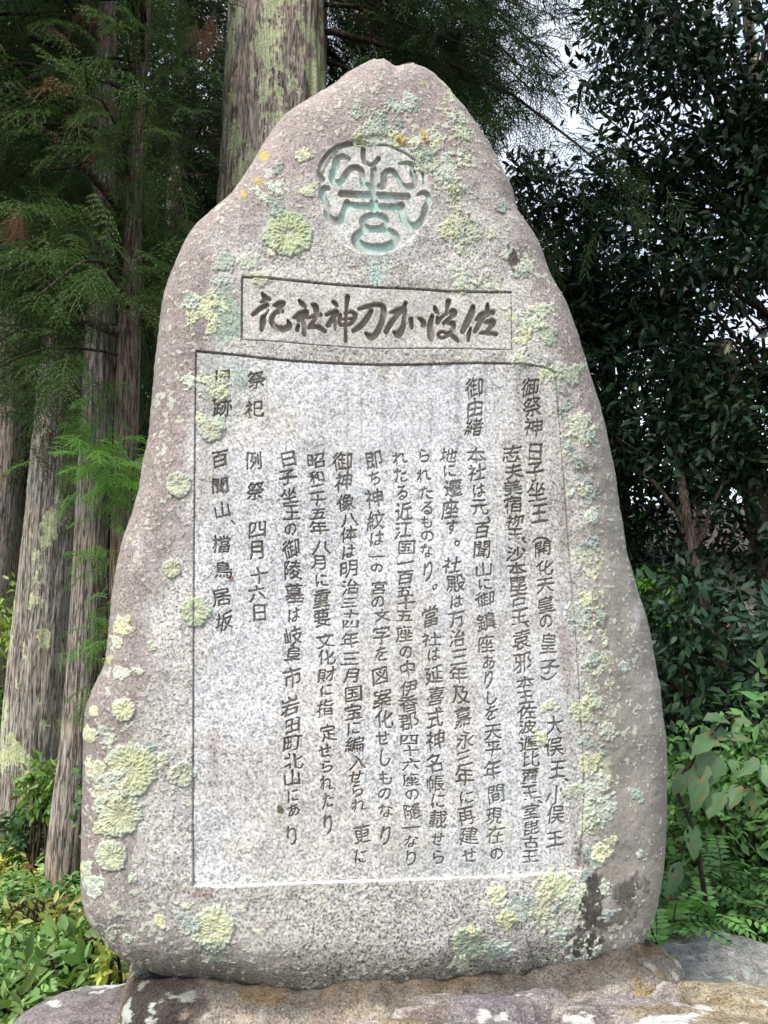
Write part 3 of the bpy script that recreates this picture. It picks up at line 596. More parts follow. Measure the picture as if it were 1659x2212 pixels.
    pc = lerp(pc, (0.40, 0.39, 0.36), 0.7 * sstep(560, 430, u + 60 * nn) * sstep(1250, 800, v))
    rain = sstep(0.50, 0.72, vn2(s * 46, t * 1.3, 13) * 0.65 + 0.35 * vn2(s * 120, t * 3, 14)) * (sstep(1150, 790, v) + 0.5 * sstep(1500, 1900, v))
    pc = pc * (1 - 0.24 * rain * (0.5 + low))[..., None]
    pc = lerp(pc, (0.36, 0.39, 0.32), 0.35 * sstep(0.52, 0.66, fbm2(s * 7, t * 3.5, 3, 17)) * (sstep(980, 800, v) * sstep(640, 430, u) + sstep(1650, 1880, v) * 0.7))
    pc = pc * (0.88 + 0.24 * fbm2(s * 6, t * 4, 4, 18))[..., None]
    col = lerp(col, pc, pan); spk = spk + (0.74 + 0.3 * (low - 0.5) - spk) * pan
    col = lerp(col, (0.49, 0.46, 0.42), 0.9 * ttl); spk = spk + (0.62 - spk) * ttl
    col = lerp(col, (0.52, 0.505, 0.465), 0.9 * med); spk = spk + (0.6 - spk) * med
    dark = np.zeros(s.shape, np.float32)
    def blob(uc, vc, ru, rv, c, k, soft=0.5, f=14.0, edge=0.9):
        d = np.hypot((u - uc) / ru, (v - vc) / rv) + edge * (fbm2(s * f, t * f, 3, int(uc)) - 0.5) + (1.5 * (fbm2(s * 62, t * 48, 3, 7) - 0.5) if c[0] < 0.15 else 0)
        nonlocal col, dark
        kk = k * sstep(1.0, 1.0 - soft, d); col = lerp(col, c, kk)
        if c[0] < 0.09: dark = np.maximum(dark, kk)
    blob(490, 690, 34, 95, (0.25, 0.33, 0.25), 0.85); blob(520, 815, 22, 40, (0.30, 0.35, 0.29), 0.6)     # green algae beside the title
    blob(815, 575, 40, 48, (0.36, 0.52, 0.45), 0.5, 0.8); blob(812, 600, 20, 30, (0.33, 0.52, 0.45), 0.4, 0.8)
    blob(1224, 1420, 22, 90, (0.26, 0.17, 0.15), 0.5, 0.8); blob(1212, 1370, 14, 28, (0.22, 0.13, 0.11), 0.5)
    blob(462, 1640, 22, 120, (0.30, 0.235, 0.25), 0.55, 0.9); blob(440, 1930, 45, 16, (0.27, 0.17, 0.15), 0.6)
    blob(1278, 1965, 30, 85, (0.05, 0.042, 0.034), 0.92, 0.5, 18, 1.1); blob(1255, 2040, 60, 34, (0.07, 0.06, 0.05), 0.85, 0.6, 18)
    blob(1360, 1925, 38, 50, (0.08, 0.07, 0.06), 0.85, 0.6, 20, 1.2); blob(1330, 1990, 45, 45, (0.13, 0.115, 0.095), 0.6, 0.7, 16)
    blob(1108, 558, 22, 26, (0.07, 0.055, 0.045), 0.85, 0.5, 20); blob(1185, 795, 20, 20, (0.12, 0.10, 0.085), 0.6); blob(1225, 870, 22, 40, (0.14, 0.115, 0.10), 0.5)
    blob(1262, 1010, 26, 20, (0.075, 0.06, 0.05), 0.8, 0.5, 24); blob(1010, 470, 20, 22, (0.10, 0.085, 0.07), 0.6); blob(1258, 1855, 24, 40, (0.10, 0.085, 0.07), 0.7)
    blob(860, 600, 40, 30, (0.36, 0.33, 0.28), 0.4); blob(1220, 1100, 18, 200, (0.24, 0.19, 0.17), 0.4, 0.8)
    blob(300, 1195, 12, 55, (0.46, 0.40, 0.385), 0.7, 0.8); blob(605, 1750, 7, 9, (0.12, 0.09, 0.05), 0.9); blob(500, 1250, 7, 9, (0.28, 0.14, 0.06), 0.9)  # first one: brightly lit left edge, its light put into the colour
    blob(1375, 1330, 12, 45, (0.42, 0.40, 0.38), 0.6, 0.8); blob(1010, 1870, 300, 24, (0.47, 0.46, 0.44), 0.35, 0.8)
    blob(560, 2005, 20, 40, (0.36, 0.325, 0.28), 0.5); blob(1000, 1985, 46, 40, (0.30, 0.29, 0.27), 0.6)
    # tooling dirt: grooves hold dark soil and moss, the crest keeps flakes of green paint
    gcol = one * np.array([0.185, 0.155, 0.120], np.float32) * (0.7 + 0.7 * mid)[..., None]
    k = np.clip(cv * 1.25, 0, 1) * (1 - np.clip(cst * 2, 0, 1)) * (0.72 + 0.5 * (mid - 0.2)).clip(0, 1)
    ledge_light = np.exp(-((v - np.interp(u, [p[0] for p in L_BOT], [p[1] for p in L_BOT])) / 2.1) ** 2) * (u > 418) * sstep(1200, 1000, u)
    col = lerp(col, (0.68, 0.67, 0.65), ledge_light * 0.8 * sstep(1100, 850, u)); spk = spk * (1 - 0.7 * ledge_light)  # light caught by the upward-facing ledge, painted in as paler stone
    fade = np.where(lb >= LAB_COL0, 0.62 + 0.55 * sstep(0.35, 0.62, low), 0.96).clip(0, 1)
    col = lerp(col, gcol, k * fade); spk = spk * (1 - 0.6 * k)
    teal = sstep(0.36, 0.60, fbm2(s * 22 + 4, t * 22, 3, 31) + 0.16 * sstep(400, 520, v) - 0.20 * sstep(805, 690, u) * sstep(380, 330, v))
    tcol = lerp(one * np.array([0.30, 0.265, 0.22], np.float32), (0.37, 0.52, 0.46), teal)
    tcol = lerp(tcol, (0.36, 0.37, 0.34), sstep(0.5, 0.7, fbm2(s * 30, t * 30, 3, 41)) * 0.7)
    kc = np.clip(cst * 1.3, 0, 1); col = lerp(col, tcol, 0.85 * kc); spk = spk * (1 - 0.6 * kc)
    kl = np.clip(ln * 1.2, 0, 1); col = lerp(col, (0.12, 0.095, 0.075), kl * (0.30 + 0.42 * sstep(1000, 700, v)) * (1 - 0.9 * sstep(1860, 1876, v)))
    # tiny pale crusts all over the skin
    fl = fbm2(s * 75, t * 75, 3, 51); zone = (1 - 0.9 * clean) * sstep(0.0, 0.05, e)
    flk = sstep(0.665, 0.70, fl + 0.30 * (fbm2(s * 4, t * 4, 3, 55) - 0.5)) * zone
    col = lerp(col, (0.47, 0.47, 0.38), 0.8 * flk); spk = spk * (1 - 0.7 * flk); disp += 0.0015 * flk
    strip = sstep(1040, 1110, u + 0.25 * (1106 - v) * 0) * 0 + sstep(46, 12, np.abs(u - np.interp(v, [250, 560, 800, 1000, 1400, 1900, 2050], [985, 1010, 1170, 1262, 1285, 1280, 1200])))
    fs = 0.5 * fbm2(s * 26 + 9, t * 26, 3, 61) + 0.5 * fbm2(s * 90, t * 90, 3, 63)
    crust = (1 - dark) * sstep(0.572, 0.60, fs + 0.12 * (low - 0.5)) * strip * (1 - 0.25 * clean) * (1 - np.clip(cst * 2, 0, 1)) * inside.clip(0.999)
    ccol = lerp(one * np.array([0.27, 0.34, 0.27], np.float32), (0.50, 0.53, 0.33), sstep(0.45, 0.6, fbm2(s * 9, t * 9, 2, 66)))
    col = lerp(col, ccol * (0.65 + 0.7 * fine)[..., None], 0.85 * crust); spk = spk * (1 - 0.8 * crust); disp += (0.002 + 0.006 * (fine - 0.4)) * crust
    # lichen rosettes
    licid = np.zeros(s.shape, np.int16)
    for i, (uc, vc, r, kd, rnd) in enumerate(LICH):
        m = (np.abs(u - uc) < 1.6 * r) & (np.abs(v - vc) < 1.6 * r) & (e > 0.004)
        if not m.any(): continue
        du = (u[m] - uc) / r; dv = (v[m] - vc) / r; rn = np.hypot(du, dv); th = np.arctan2(dv, du); ss = s[m]; tt = t[m]
        cx_, cy_ = np.cos(th), np.sin(th)
        if rnd:
            edge = 1 + 0.14 * (vn2(cx_ * 2.2 + i, cy_ * 2.2 + 50) - 0.5) + 0.17 * (vn2(cx_ * r * 0.16 + i, cy_ * r * 0.16 + 20) - 0.5)
            edge = edge + 0.30 * (fbm2(ss * 21 + i, tt * 21, 3, 3) - 0.5) - 0.35 * dark[m]
            ins = sstep(0.0, 0.05, edge - rn) * (1 - (0.75 if i % 3 == 0 else 0.25) * sstep(0.30, 0.10, rn + 0.5 * (fbm2(ss * 40, tt * 40, 2, i % 4) - 0.5)))
            k1 = r * 0.17
            lob = vn2(cx_ * k1 * (0.4 + rn) + i * 3, cy_ * k1 * (0.4 + rn) + 9) * 0.55 + 0.45 * vn2(th * r * 0.30 + 3 * np.floor(rn * r / 9 + 2 * vn2(th * 4, rn * 3, i)), rn * r / 7.0, i)
            rim = np.clip((edge - rn) / 0.10, 0, 1)
            hh = (0.0025 + 0.0075 * lob) * (0.35 + 0.65 * rim) * (0.75 + 0.25 * np.clip(rn * 2, 0, 1))
            shade = 0.62 + 0.60 * lob
        else:
            fb = fbm2(ss * 24 + i * 2.7, tt * 24, 3, i % 7); f2 = fbm2(ss * 85, tt * 85, 3, i % 5)
            q = 1.0 - 1.05 * rn + 1.7 * (fb - 0.5) + 1.25 * (f2 - 0.5) - 0.16 - 0.9 * dark[m]
            ins = sstep(0.0, 0.06, q)
            lob = fbm2(ss * 170, tt * 170, 2, 3); hh = 0.001 + 0.0055 * lob * np.clip(q * 3, 0.3, 1); shade = 0.55 + 0.85 * lob
        if kd == 'y': c0 = np.array([0.56, 0.575, 0.39]); c1 = np.array([0.50, 0.545, 0.43])
        elif kd == 'b': c0 = np.array([0.335, 0.39, 0.345]); c1 = np.array([0.45, 0.49, 0.40])
        else: c0 = np.array([0.47, 0.36, 0.12]); c1 = np.array([0.42, 0.34, 0.16])
        mixk = (fbm2(ss * 8, tt * 8, 2, i % 9) > 0.5)[:, None] if not rnd else sstep(0.55, 1.0, rn)[:, None]
        vr = np.random.default_rng(i + 900).uniform([0.90, 0.97, 0.97, 0.86], [1.16, 1.05, 1.02, 1.06]); lc = (c0 + (c1 - c0) * mixk) * vr[1:] * vr[0] * shade[:, None]
        if r in (30, 32, 26) and kd == 'b' and clean[m].mean() > 0.6: ins = ins * 0.45; hh = hh * 0.25
        if kd == 'o': hh = hh * 0.2
        col[m] = col[m] + (lc - col[m]) * (ins * (1.0 if rnd else 0.88))[:, None]; spk[m] = spk[m] * (1 - 0.85 * ins); disp[m] = np.where(ins > 0.5, np.maximum(disp[m], -0.008), disp[m]) + hh * ins
        idm = licid[m]; idm[ins > 0.5] = i + 1; licid[m] = idm
    # only the largest connected patch of each lichen stays a part of its own; crumbs join the crust
    for i in range(len(LICH)):
        rr_, cc_ = np.nonzero(licid == i + 1)
        if len(rr_) < 12: licid[rr_, cc_] = 999; continue
        r0, r1, c0_, c1_ = rr_.min(), rr_.max() + 1, cc_.min(), cc_.max() + 1
        mk = np.pad(licid[r0:r1, c0_:c1_] == i + 1, 1); lbn = np.where(mk, np.arange(mk.size).reshape(mk.shape) + 1, 0)
        for _ in range(400):
            nl = lbn.copy()
            nl[1:] = np.maximum(nl[1:], lbn[:-1]); nl[:-1] = np.maximum(nl[:-1], lbn[1:]); nl[:, 1:] = np.maximum(nl[:, 1:], lbn[:, :-1]); nl[:, :-1] = np.maximum(nl[:, :-1], lbn[:, 1:]); nl *= mk
            if (nl == lbn).all(): break
            lbn = nl
        vals, cnt = np.unique(lbn[lbn > 0], return_counts=True); best = vals[cnt.argmax()]
        licid[r0:r1, c0_:c1_][(mk & (lbn != best))[1:-1, 1:-1]] = 999
    pos = pos + NRM * disp[..., None]
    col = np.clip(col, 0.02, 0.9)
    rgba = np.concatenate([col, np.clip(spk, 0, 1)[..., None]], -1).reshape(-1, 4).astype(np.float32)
    V = (pos - org).reshape(-1, 3).astype(np.float32)
    # ---------------- split the faces into parts
    i, j = np.meshgrid(np.arange(NR - 1), np.arange(NC - 1), indexing='ij')
    Fc = np.stack([i * NC + j, (i + 1) * NC + j, (i + 1) * NC + j + 1, i * NC + j + 1], -1).reshape(-1, 4)
    part = np.zeros(s.shape, np.int16)
    part[pan > 0.5] = 2; part[ttl > 0.5] = 3
    cm = (lb > 0) & (cv > 0.3); part[cm] = lb[cm]
    part[(cst > 0.3)] = LAB_CREST
    lm = licid > 0; part[lm] = np.where(licid[lm] == 999, 999, 100 + licid[lm])
    fp = part[:-1, :-1].ravel()
    def piece(name, k, mat, parent, extra=None):
        f = Fc[fp == k]
        if not len(f): return None
        idx, inv = np.unique(f, return_inverse=True)
        vv_, ff_, cc_ = V[idx], inv.reshape(-1, 4), rgba[idx]
        if extra is not None:
            ev, ef, ec = extra; ff_ = np.concatenate([ff_, ef + len(vv_)]); vv_ = np.concatenate([vv_, ev]); cc_ = np.concatenate([cc_, ec])
        return mesh(name, vv_, ff_, mat, parent, cc_)
    # back half of the stone
    rs = np.unique(np.concatenate([np.arange(0, NR, 8), [NR - 1]])); cs_ = np.unique(np.concatenate([np.arange(0, NC, 8), [NC - 1]]))
    bb = base[np.ix_(rs, cs_)] - NRM * (0.75 * h[np.ix_(rs, cs_)])[..., None] - org
    nb, mb = len(rs), len(cs_); ii, jj = np.meshgrid(np.arange(nb - 1), np.arange(mb - 1), indexing='ij')
    bf = np.stack([ii * mb + jj, ii * mb + jj + 1, (ii + 1) * mb + jj + 1, (ii + 1) * mb + jj], -1).reshape(-1, 4)
    bc = np.tile(np.array([[0.27, 0.235, 0.21, 0.6]], np.float32), (nb * mb, 1))
    piece('stone_body', 0, M['granite'], root, (bb.reshape(-1, 3).astype(np.float32), bf, bc))
    cr = piece('crest', LAB_CREST, M['granite'], root); cr['label'] = 'carved round crest with traces of green paint'
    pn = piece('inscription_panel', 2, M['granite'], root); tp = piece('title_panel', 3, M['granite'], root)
    for k in range(len(TITLE)): piece('title_character', LAB_TITLE0 + k, M['granite'], tp)
    for k in range(len(COLS)): piece('inscription_column', LAB_COL0 + k, M['granite'], pn)
    kinds = {'y': 'pale yellow-green lichen', 'b': 'blue-green lichen', 'o': 'orange lichen'}
    rest = np.zeros(0)
    sizes = [(fp == 101 + q).sum() for q in range(len(LICH))]
    order = np.argsort(sizes)[::-1]
    for q in order[98:]: fp[fp == 101 + q] = 999
    for q in order[:98]:
        o = piece('lichen', 101 + q, M['lichen'], root)
        if o: o['label'] = kinds[LICH[q][3]]
    o = piece('lichen_crust', 999, M['lichen'], root)
    if o: o['kind'] = 'stuff'
build_monument()
carve = lab = lines = tmp = crest_img = None

# ------------------------------------------------------------------ plinth and base rocks
def rock_mesh(name, centre, dims, p, seed, amp, res, colfn, mat, yaw=0.0, layer=0.0, warp=None, tilt=0.0):
    nu, nv = res; th = np.linspace(0, 2 * np.pi, nu, endpoint=False); ph = np.linspace(-np.pi / 2, np.pi / 2, nv)
    Ph, Th = np.meshgrid(ph, th, indexing='ij')
    d = np.stack([np.cos(Ph) * np.cos(Th), np.cos(Ph) * np.sin(Th), np.sin(Ph)], -1)
    k = (np.abs(d) ** p).sum(-1) ** (-1 / p)
    v = d * k[..., None] * np.asarray(dims) / 2
    nrm_ = norm(np.sign(d) * np.abs(d * k[..., None]) ** (p - 1) / (np.asarray(dims) / 2))
    v = v + nrm_ * (amp * 2 * (fbm3(v * 2.2 + seed, 5, seed) - 0.5))[..., None]
    v = v + nrm_ * (amp * 0.34 * 2 * (fbm3(v * 14 + seed, 4, seed) - 0.5))[..., None]
    v = v - nrm_ * (amp * 0.5 * sstep(0.055, 0.0, np.abs(fbm3(v * np.array([2.6, 2.6, 5.0]) + seed * 2, 3, seed + 2) - 0.5)))[..., None]       # cracks
    if layer:                                          # bedding planes that weather into steps
        q = v[..., 2] + 0.12 * v[..., 0] + 0.45 * v[..., 1] + 0.05 * (fbm3(v * np.array([2.5, 2.5, 9]), 3, 4) - 0.5)
        st = fbm2(q * 26, v[..., 0] * 1.3, 3, seed) - 0.5
        v = v + nrm_ * (layer * st)[..., None]
    if warp is not None: v = warp(v)
    c_, s_ = math.cos(yaw), math.sin(yaw)
    ca, sa = math.cos(tilt), math.sin(tilt)
    x, y, z = v[..., 0] * ca + v[..., 2] * sa, v[..., 1], -v[..., 0] * sa + v[..., 2] * ca
    w = np.stack([x * c_ - y * s_, x * s_ + y * c_, z], -1)
    col = colfn(v, w + np.asarray(centre), nrm_)
    i, j = np.meshgrid(np.arange(nv - 1), np.arange(nu), indexing='ij'); j2 = (j + 1) % nu
    f = np.stack([i * nu + j, i * nu + j2, (i + 1) * nu + j2, (i + 1) * nu + j], -1).reshape(-1, 4)
    o = mesh(name, w.reshape(-1, 3), f, mat, None, col.reshape(-1, 4)); o.location = centre
    return o
def lerpc(a, b, k): return a + (np.asarray(b, float) - a) * k[..., None]
def rgba(c, a): return np.concatenate([np.clip(c, 0.01, 0.9), np.clip(a, 0, 1)[..., None]], -1)

def plinth_col(v, w, n):
    a = fbm3(v * 3.5, 4, 3); b = fbm3(v * 11, 4, 5); c = np.ones(v.shape) * np.array([0.39, 0.345, 0.285])
    c = lerpc(c, (0.47, 0.37, 0.26), sstep(0.46, 0.62, a)); c = lerpc(c, (0.26, 0.20, 0.17), sstep(0.5, 0.36, b) * 0.8)
    c = lerpc(c, (0.44, 0.29, 0.08), sstep(0.60, 0.70, fbm3(v * 8 + 9, 5, 8)) * 0.6)
    dark = sstep(-0.52, -0.66, v[..., 0] + 0.3 * (b - 0.5)) * sstep(-0.86, -0.76, v[..., 0]) + 0.55 * sstep(0.56, 0.7, v[..., 0] + 0.5 * (b - 0.5))
    c = lerpc(c, (0.05, 0.042, 0.035), np.clip(dark, 0, 1) * 0.95 * sstep(0.36, 0.46, b + 0.1))
    lf = sstep(0.62, 0.65, fbm3(v * 24 + 3, 5, 6)); c = lerpc(c, (0.52, 0.53, 0.47), lf * (0.2 + 0.75 * np.clip(dark, 0, 1)))
    c = lerpc(c, (0.60, 0.52, 0.40), sstep(0.055, 0.04, np.hypot(v[..., 0] + 0.02, (v[..., 2] + 0.02) * 0.6)) * (n[..., 1] < -0.3))
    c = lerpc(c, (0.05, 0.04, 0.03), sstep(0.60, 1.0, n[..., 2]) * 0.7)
    return rgba(c, 0.75 - 0.5 * lf)
def plinth_warp(v):                                    # cupped top where the standing stone sits
    v = v.copy(); top = sstep(-0.02, 0.10, v[..., 2])
    v[..., 2] -= top * 0.055 * sstep(0.72, 0.35, np.abs(v[..., 0] - 0.02)) + top * 0.03 * sstep(0.5, 0.85, v[..., 0])
    return v
o = rock_mesh('plinth_stone', (0.055, 2.47, 0.475), (1.66, 0.72, 0.36), 4.5, 3.0, 0.034, (700, 320), plinth_col, M['rock'], YAW, 0, plinth_warp)
tag(o, 'brown weathered plinth stone the carved monument stands on', 'plinth stone')

def left_col(v, w, n):
    a = fbm3(v * 4, 4, 3); b = fbm3(v * 12, 4, 5); c = np.ones(v.shape) * np.array([0.31, 0.262, 0.262])
    c = lerpc(c, (0.33, 0.285, 0.265), sstep(0.45, 0.65, a)); c = lerpc(c, (0.15, 0.12, 0.12), sstep(0.5, 0.35, b) * 0.7)
    lf = sstep(0.63, 0.655, fbm3(v * 8 + 1, 5, 12)); c = lerpc(c, (0.74, 0.74, 0.70), lf * 0.95)
    return rgba(c, 0.55 - 0.5 * lf)
o = rock_mesh('base_rock', (-0.72, 2.22, 0.14), (0.95, 0.95, 0.74), 2.6, 8.0, 0.05, (360, 200), left_col, M['rock'], 0.2)
tag(o, 'purplish grey rounded rock with white lichen spots at the left foot', 'rock', 'rocks heaped under the plinth')

def layer_col(v, w, n):
    v0 = v; v = v * np.array([1, 1, 1.0]); a = fbm3(v * np.array([2.5, 11, 11.0]), 4, 3); b = fbm3(v * np.array([5, 26, 22.0]), 5, 5); c = np.ones(v.shape) * np.array([0.40, 0.345, 0.31])
    c = lerpc(c, (0.54, 0.49, 0.42), sstep(0.48, 0.64, a)); c = lerpc(c, (0.22, 0.17, 0.145), sstep(0.5, 0.34, b) * 0.9)
    c = lerpc(c, (0.24, 0.22, 0.24), sstep(0.52, 0.62, fbm3(v * 2.4 + 4, 3, 2)) * 0.7)
    yl = sstep(0.52, 0.62, fbm3(v * 3.1 + 7, 4, 9) + 0.16 * sstep(0.1, 0.7, v[..., 0]) - 0.05); c = lerpc(c, (0.36, 0.28, 0.11), yl * 0.5)
    wh = np.zeros(v.shape[:2])
    for x0, y0, rx, ry in ((0.17, -0.10, 0.10, 0.035), (0.30, -0.02, 0.08, 0.035), (0.30, -0.13, 0.13, 0.03), (0.42, -0.10, 0.08, 0.03), (0.02, -0.20, 0.08, 0.015), (-0.2, -0.18, 0.06, 0.012), (0.62, -0.12, 0.04, 0.02)):
        wh = np.maximum(wh, sstep(1.05, 0.8, np.hypot((v[..., 0] - x0) / rx, (v[..., 1] - y0) / ry) + 2.0 * (fbm3(v * np.array([14, 14, 30.0]), 4, 25) - 0.5)) * (n[..., 2] > -0.4))
    c = lerpc(c, (0.78, 0.77, 0.74), wh); wf = sstep(0.66, 0.68, fbm3(v * 19, 3, 14)); c = lerpc(c, (0.66, 0.66, 0.60), wf * 0.8)
    c = lerpc(c, (0.03, 0.025, 0.02), sstep(0.10, 0.05, np.hypot(v[..., 0] - 0.86, (v[..., 1] + 0.33) * 0.8) + 0.15 * (b - 0.5)))
    return rgba(c, 0.75 - 0.6 * np.maximum(wh, wf))
o = rock_mesh('base_rock', (0.42, 2.03, 0.255), (2.30, 0.70, 0.64), 3.2, 15.0, 0.045, (720, 260), layer_col, M['rock'], YAW, 0.05, None, -0.02)
tag(o, 'broad layered rock with white patches and yellow stains in front of the plinth', 'rock', 'rocks heaped under the plinth')
def slate_col(v, w, n):
    b = fbm3(v * np.array([4, 4, 20.0]), 4, 5); c = np.ones(v.shape) * np.array([0.34, 0.335, 0.31])
    c = lerpc(c, (0.30, 0.29, 0.26), sstep(0.45, 0.65, b)); c = lerpc(c, (0.09, 0.085, 0.08), sstep(0.48, 0.36, fbm3(v * 14, 5, 2)) * 0.5)
    c = lerpc(c, (0.36, 0.27, 0.10), sstep(0.5, 0.6, fbm3(v * 3, 3, 7)) * 0.5 * sstep(0.1, -0.3, v[..., 1]))
    lf = sstep(0.66, 0.68, fbm3(v * 17, 3, 11)); c = lerpc(c, (0.45, 0.52, 0.44), lf)
    return rgba(c, 0.6 - 0.4 * lf)
o = rock_mesh('base_rock', (1.42, 2.75, 0.04), (1.15, 1.0, 0.64), 3.0, 23.0, 0.05, (360, 200), slate_col, M['rock'], -0.35, 0.05, None, 0.16)
tag(o, 'dark grey slaty rock sloping away at the right foot', 'rock', 'rocks heaped under the plinth')

# ------------------------------------------------------------------ trunks
def trunk(name, ctrl, rads, mat, parent, n_around=120, n_along=420, ridge=0.06, seed=0):
    pts = smooth_path(ctrl, n_along); rad = np.interp(np.linspace(0, 1, n_along), np.linspace(0, 1, len(rads)), rads)
    th = np.arange(n_around) / n_around * 2 * np.pi
    zz = pts[:, 2][:, None] + 0 * th; tt = th[None] + 0 * zz + 0.12 * (vn2(zz * 1.2, zz * 0 + seed, seed) - 0.5)
    cxn, cyn = np.cos(tt), np.sin(tt); fr = 9.0
    p3 = np.stack([cxn * fr * 0.5, cyn * fr * 0.5, zz * 1.4], -1); p4 = np.stack([cxn * fr * 1.25, cyn * fr * 1.25, zz * 2.6], -1)
    rg = 0.62 * np.abs(vn3(p3, seed) - 0.5) * 2 + 0.38 * np.abs(vn3(p4, seed + 3) - 0.5) * 2
    rr = rad[:, None] * (1 + ridge * 2.2 * (rg - 0.35) + 0.05 * (fbm3(np.stack([cxn, cyn, zz * 0.8], -1), 3, seed) - 0.5))
    v = pts[:, None] + np.stack([np.cos(th)[None] * rr, np.sin(th)[None] * rr, 0 * rr], -1)
    i, j = np.meshgrid(np.arange(n_along - 1), np.arange(n_around), indexing='ij'); k = (j + 1) % n_around
    f = np.stack([i * n_around + j, i * n_around + k, (i + 1) * n_around + k, (i + 1) * n_around + j], -1).reshape(-1, 4)
    return mesh(name, v.reshape(-1, 3), f, mat, parent), pts, rad

# cedar spray templates: (verts, tris) of needles on a drooping twig
def make_spray(seed, n_sh, n_nd, L=0.34, nl=0.016, nw=0.0042):
    r = np.random.default_rng(seed); pos = []; dirs = []
    def droop(p0, d, length, n, g):
        out = [np.array(p0, float)]; d = np.array(d, float)
        for _ in range(n):
            d = d + np.array([0, 0, -g / n]); d /= np.linalg.norm(d); out.append(out[-1] + d * length / n)
        return np.array(out)
    ax = droop((0, 0, 0), (1, 0, 0.15), L, 10, 0.9)
    shoots = [ax]
    for k in range(n_sh):
        q = 0.12 + 0.86 * k / n_sh; i = q * 10; p0 = ax[int(i)] + (ax[min(int(i) + 1, 10)] - ax[int(i)]) * (i - int(i))
        sd = (1 if k % 2 else -1); ln = L * (0.55 - 0.38 * q) * r.uniform(0.7, 1.2)
        shoots.append(droop(p0, (0.75, sd * r.uniform(0.5, 0.9), r.uniform(-0.2, 0.3)), ln, 6, r.uniform(0.5, 1.2)))
    V = []; T = []; c = 0
    for si, sh in enumerate(shoots):
        m = int(n_nd * (2 if si == 0 else 1)); q = np.linspace(0.05, 1, m) * (len(sh) - 1)
        i = np.minimum(q.astype(int), len(sh) - 2); p = sh[i] + (sh[i + 1] - sh[i]) * (q - i)[:, None]; d = norm(sh[i + 1] - sh[i])
        a = norm(np.cross(d, [0.2, 0.3, 1])); b = np.cross(d, a); ph = np.arange(m) * 2.4 + r.uniform(0, 6)
        o = a * np.cos(ph)[:, None] + b * np.sin(ph)[:, None]; nd = norm(d * 0.95 + o * 0.75)
        sz = nl * r.uniform(0.75, 1.2, m) * (1 - 0.35 * q / (len(sh) - 1)); wd = norm(np.cross(nd, o + 0.01)) * nw
        tri = np.stack([p - wd * 0.5, p + wd * 0.5, p + nd * sz[:, None]], 1)
        V.append(tri.reshape(-1, 3)); T.append(np.arange(m * 3).reshape(-1, 3) + c); c += m * 3
        st = []                                           # thin stem ribbon
        n = len(sh); w = 0.0022 if si == 0 else 0.0013
        V.append(np.concatenate([sh + [0, w, 0], sh - [0, w, 0]])); k = np.arange(n - 1)
        T.append(np.concatenate([np.stack([k, k + 1, k + n], -1), np.stack([k + 1, k + n + 1, k + n], -1)]) + c); c += 2 * n
    return np.concatenate(V), np.concatenate(T)
SPRAY = [make_spray(s, 16, 17, 0.34, 0.018, 0.0058) for s in range(4)]
SPRAY_FAR = [make_spray(10 + s, 10, 11, 0.42, 0.032, 0.012) for s in range(3)]
def sprays(buf, pos, fwd, scale, col, temp, jitter=0.25):
    """place spray copies; fwd = horizontal-ish direction of the twig"""
    n = len(pos); fwd = norm(fwd); up = np.array([0, 0, 1.0]) + rng.normal(0, 0.25, (n, 3))
    y = norm(np.cross(up, fwd)); z = np.cross(fwd, y); which = rng.integers(0, len(temp), n)
    for k, (tv, tf) in enumerate(temp):
        ids = np.nonzero(which == k)[0]
        if not len(ids): continue
        Rm = np.stack([fwd[ids], y[ids], z[ids]], 1) * np.broadcast_to(scale, (n,))[ids][:, None, None]
        v = np.einsum('vi,nij->nvj', tv, Rm) + pos[ids][:, None]
        f = (tf[None] + len(tv) * np.arange(len(ids))[:, None, None]).reshape(-1, 3)
        cc = col[ids] if np.ndim(col) == 2 else np.tile(col, (len(ids), 1))
        cc = cc * rng.uniform(1 - jitter, 1 + jitter, (len(ids), 1))
        dead = rng.random(len(ids)) < 0.02; cc[dead] = (0.13, 0.07, 0.035)
        buf.add(v.reshape(-1, 3), f, np.repeat(cc, len(tv), 0))
def cedar_crown(buf, twigs, pts, rad, z0, z1, nb, length, temp, dens, scale, col, az=None, up=0.15, bare=0.25):
    for k in range(nb):
        z = z0 + (z1 - z0) * (k + rng.random()) / nb
        i = int(np.clip(np.searchsorted(pts[:, 2], z), 0, len(pts) - 1)); p0 = pts[i]
        a = rng.uniform(0, 2 * np.pi) if az is None else rng.uniform(*az)
        ln = length * rng.uniform(0.6, 1.15)
        d = np.array([math.cos(a), math.sin(a), up + rng.uniform(-0.15, 0.3)])
        q = np.linspace(0, 1, 7)[:, None]; path = p0 + d * ln * q + np.array([0, 0, -1.0]) * ln * 0.55 * q ** 2 + rng.normal(0, 0.03, (7, 3)) * q
        tube(twigs, path, np.linspace(max(0.006, 0.011 * ln), 0.004, 7), 5)
        m = int(dens * ln); s = rng.uniform(bare, 1.0, m) * 6; j = np.minimum(s.astype(int), 5)
        pp = path[j] + (path[j + 1] - path[j]) * (s - j)[:, None]
        fw = norm(path[j + 1] - path[j]) * 0.8 + rng.normal(0, 0.75, (m, 3)); fw[:, 2] = fw[:, 2] * 0.5 - 0.25
        # side twigs carry half of the sprays away from the branch
        off = rng.normal(0, 0.16, (m, 3)) * np.array([1, 1, 0.7]); pp = pp + off * np.array([1, 1, 1]) - np.array([0, 0, 0.05])
        sprays(buf, pp, fw, scale * rng.uniform(0.7, 1.25, m), np.asarray(col), temp)

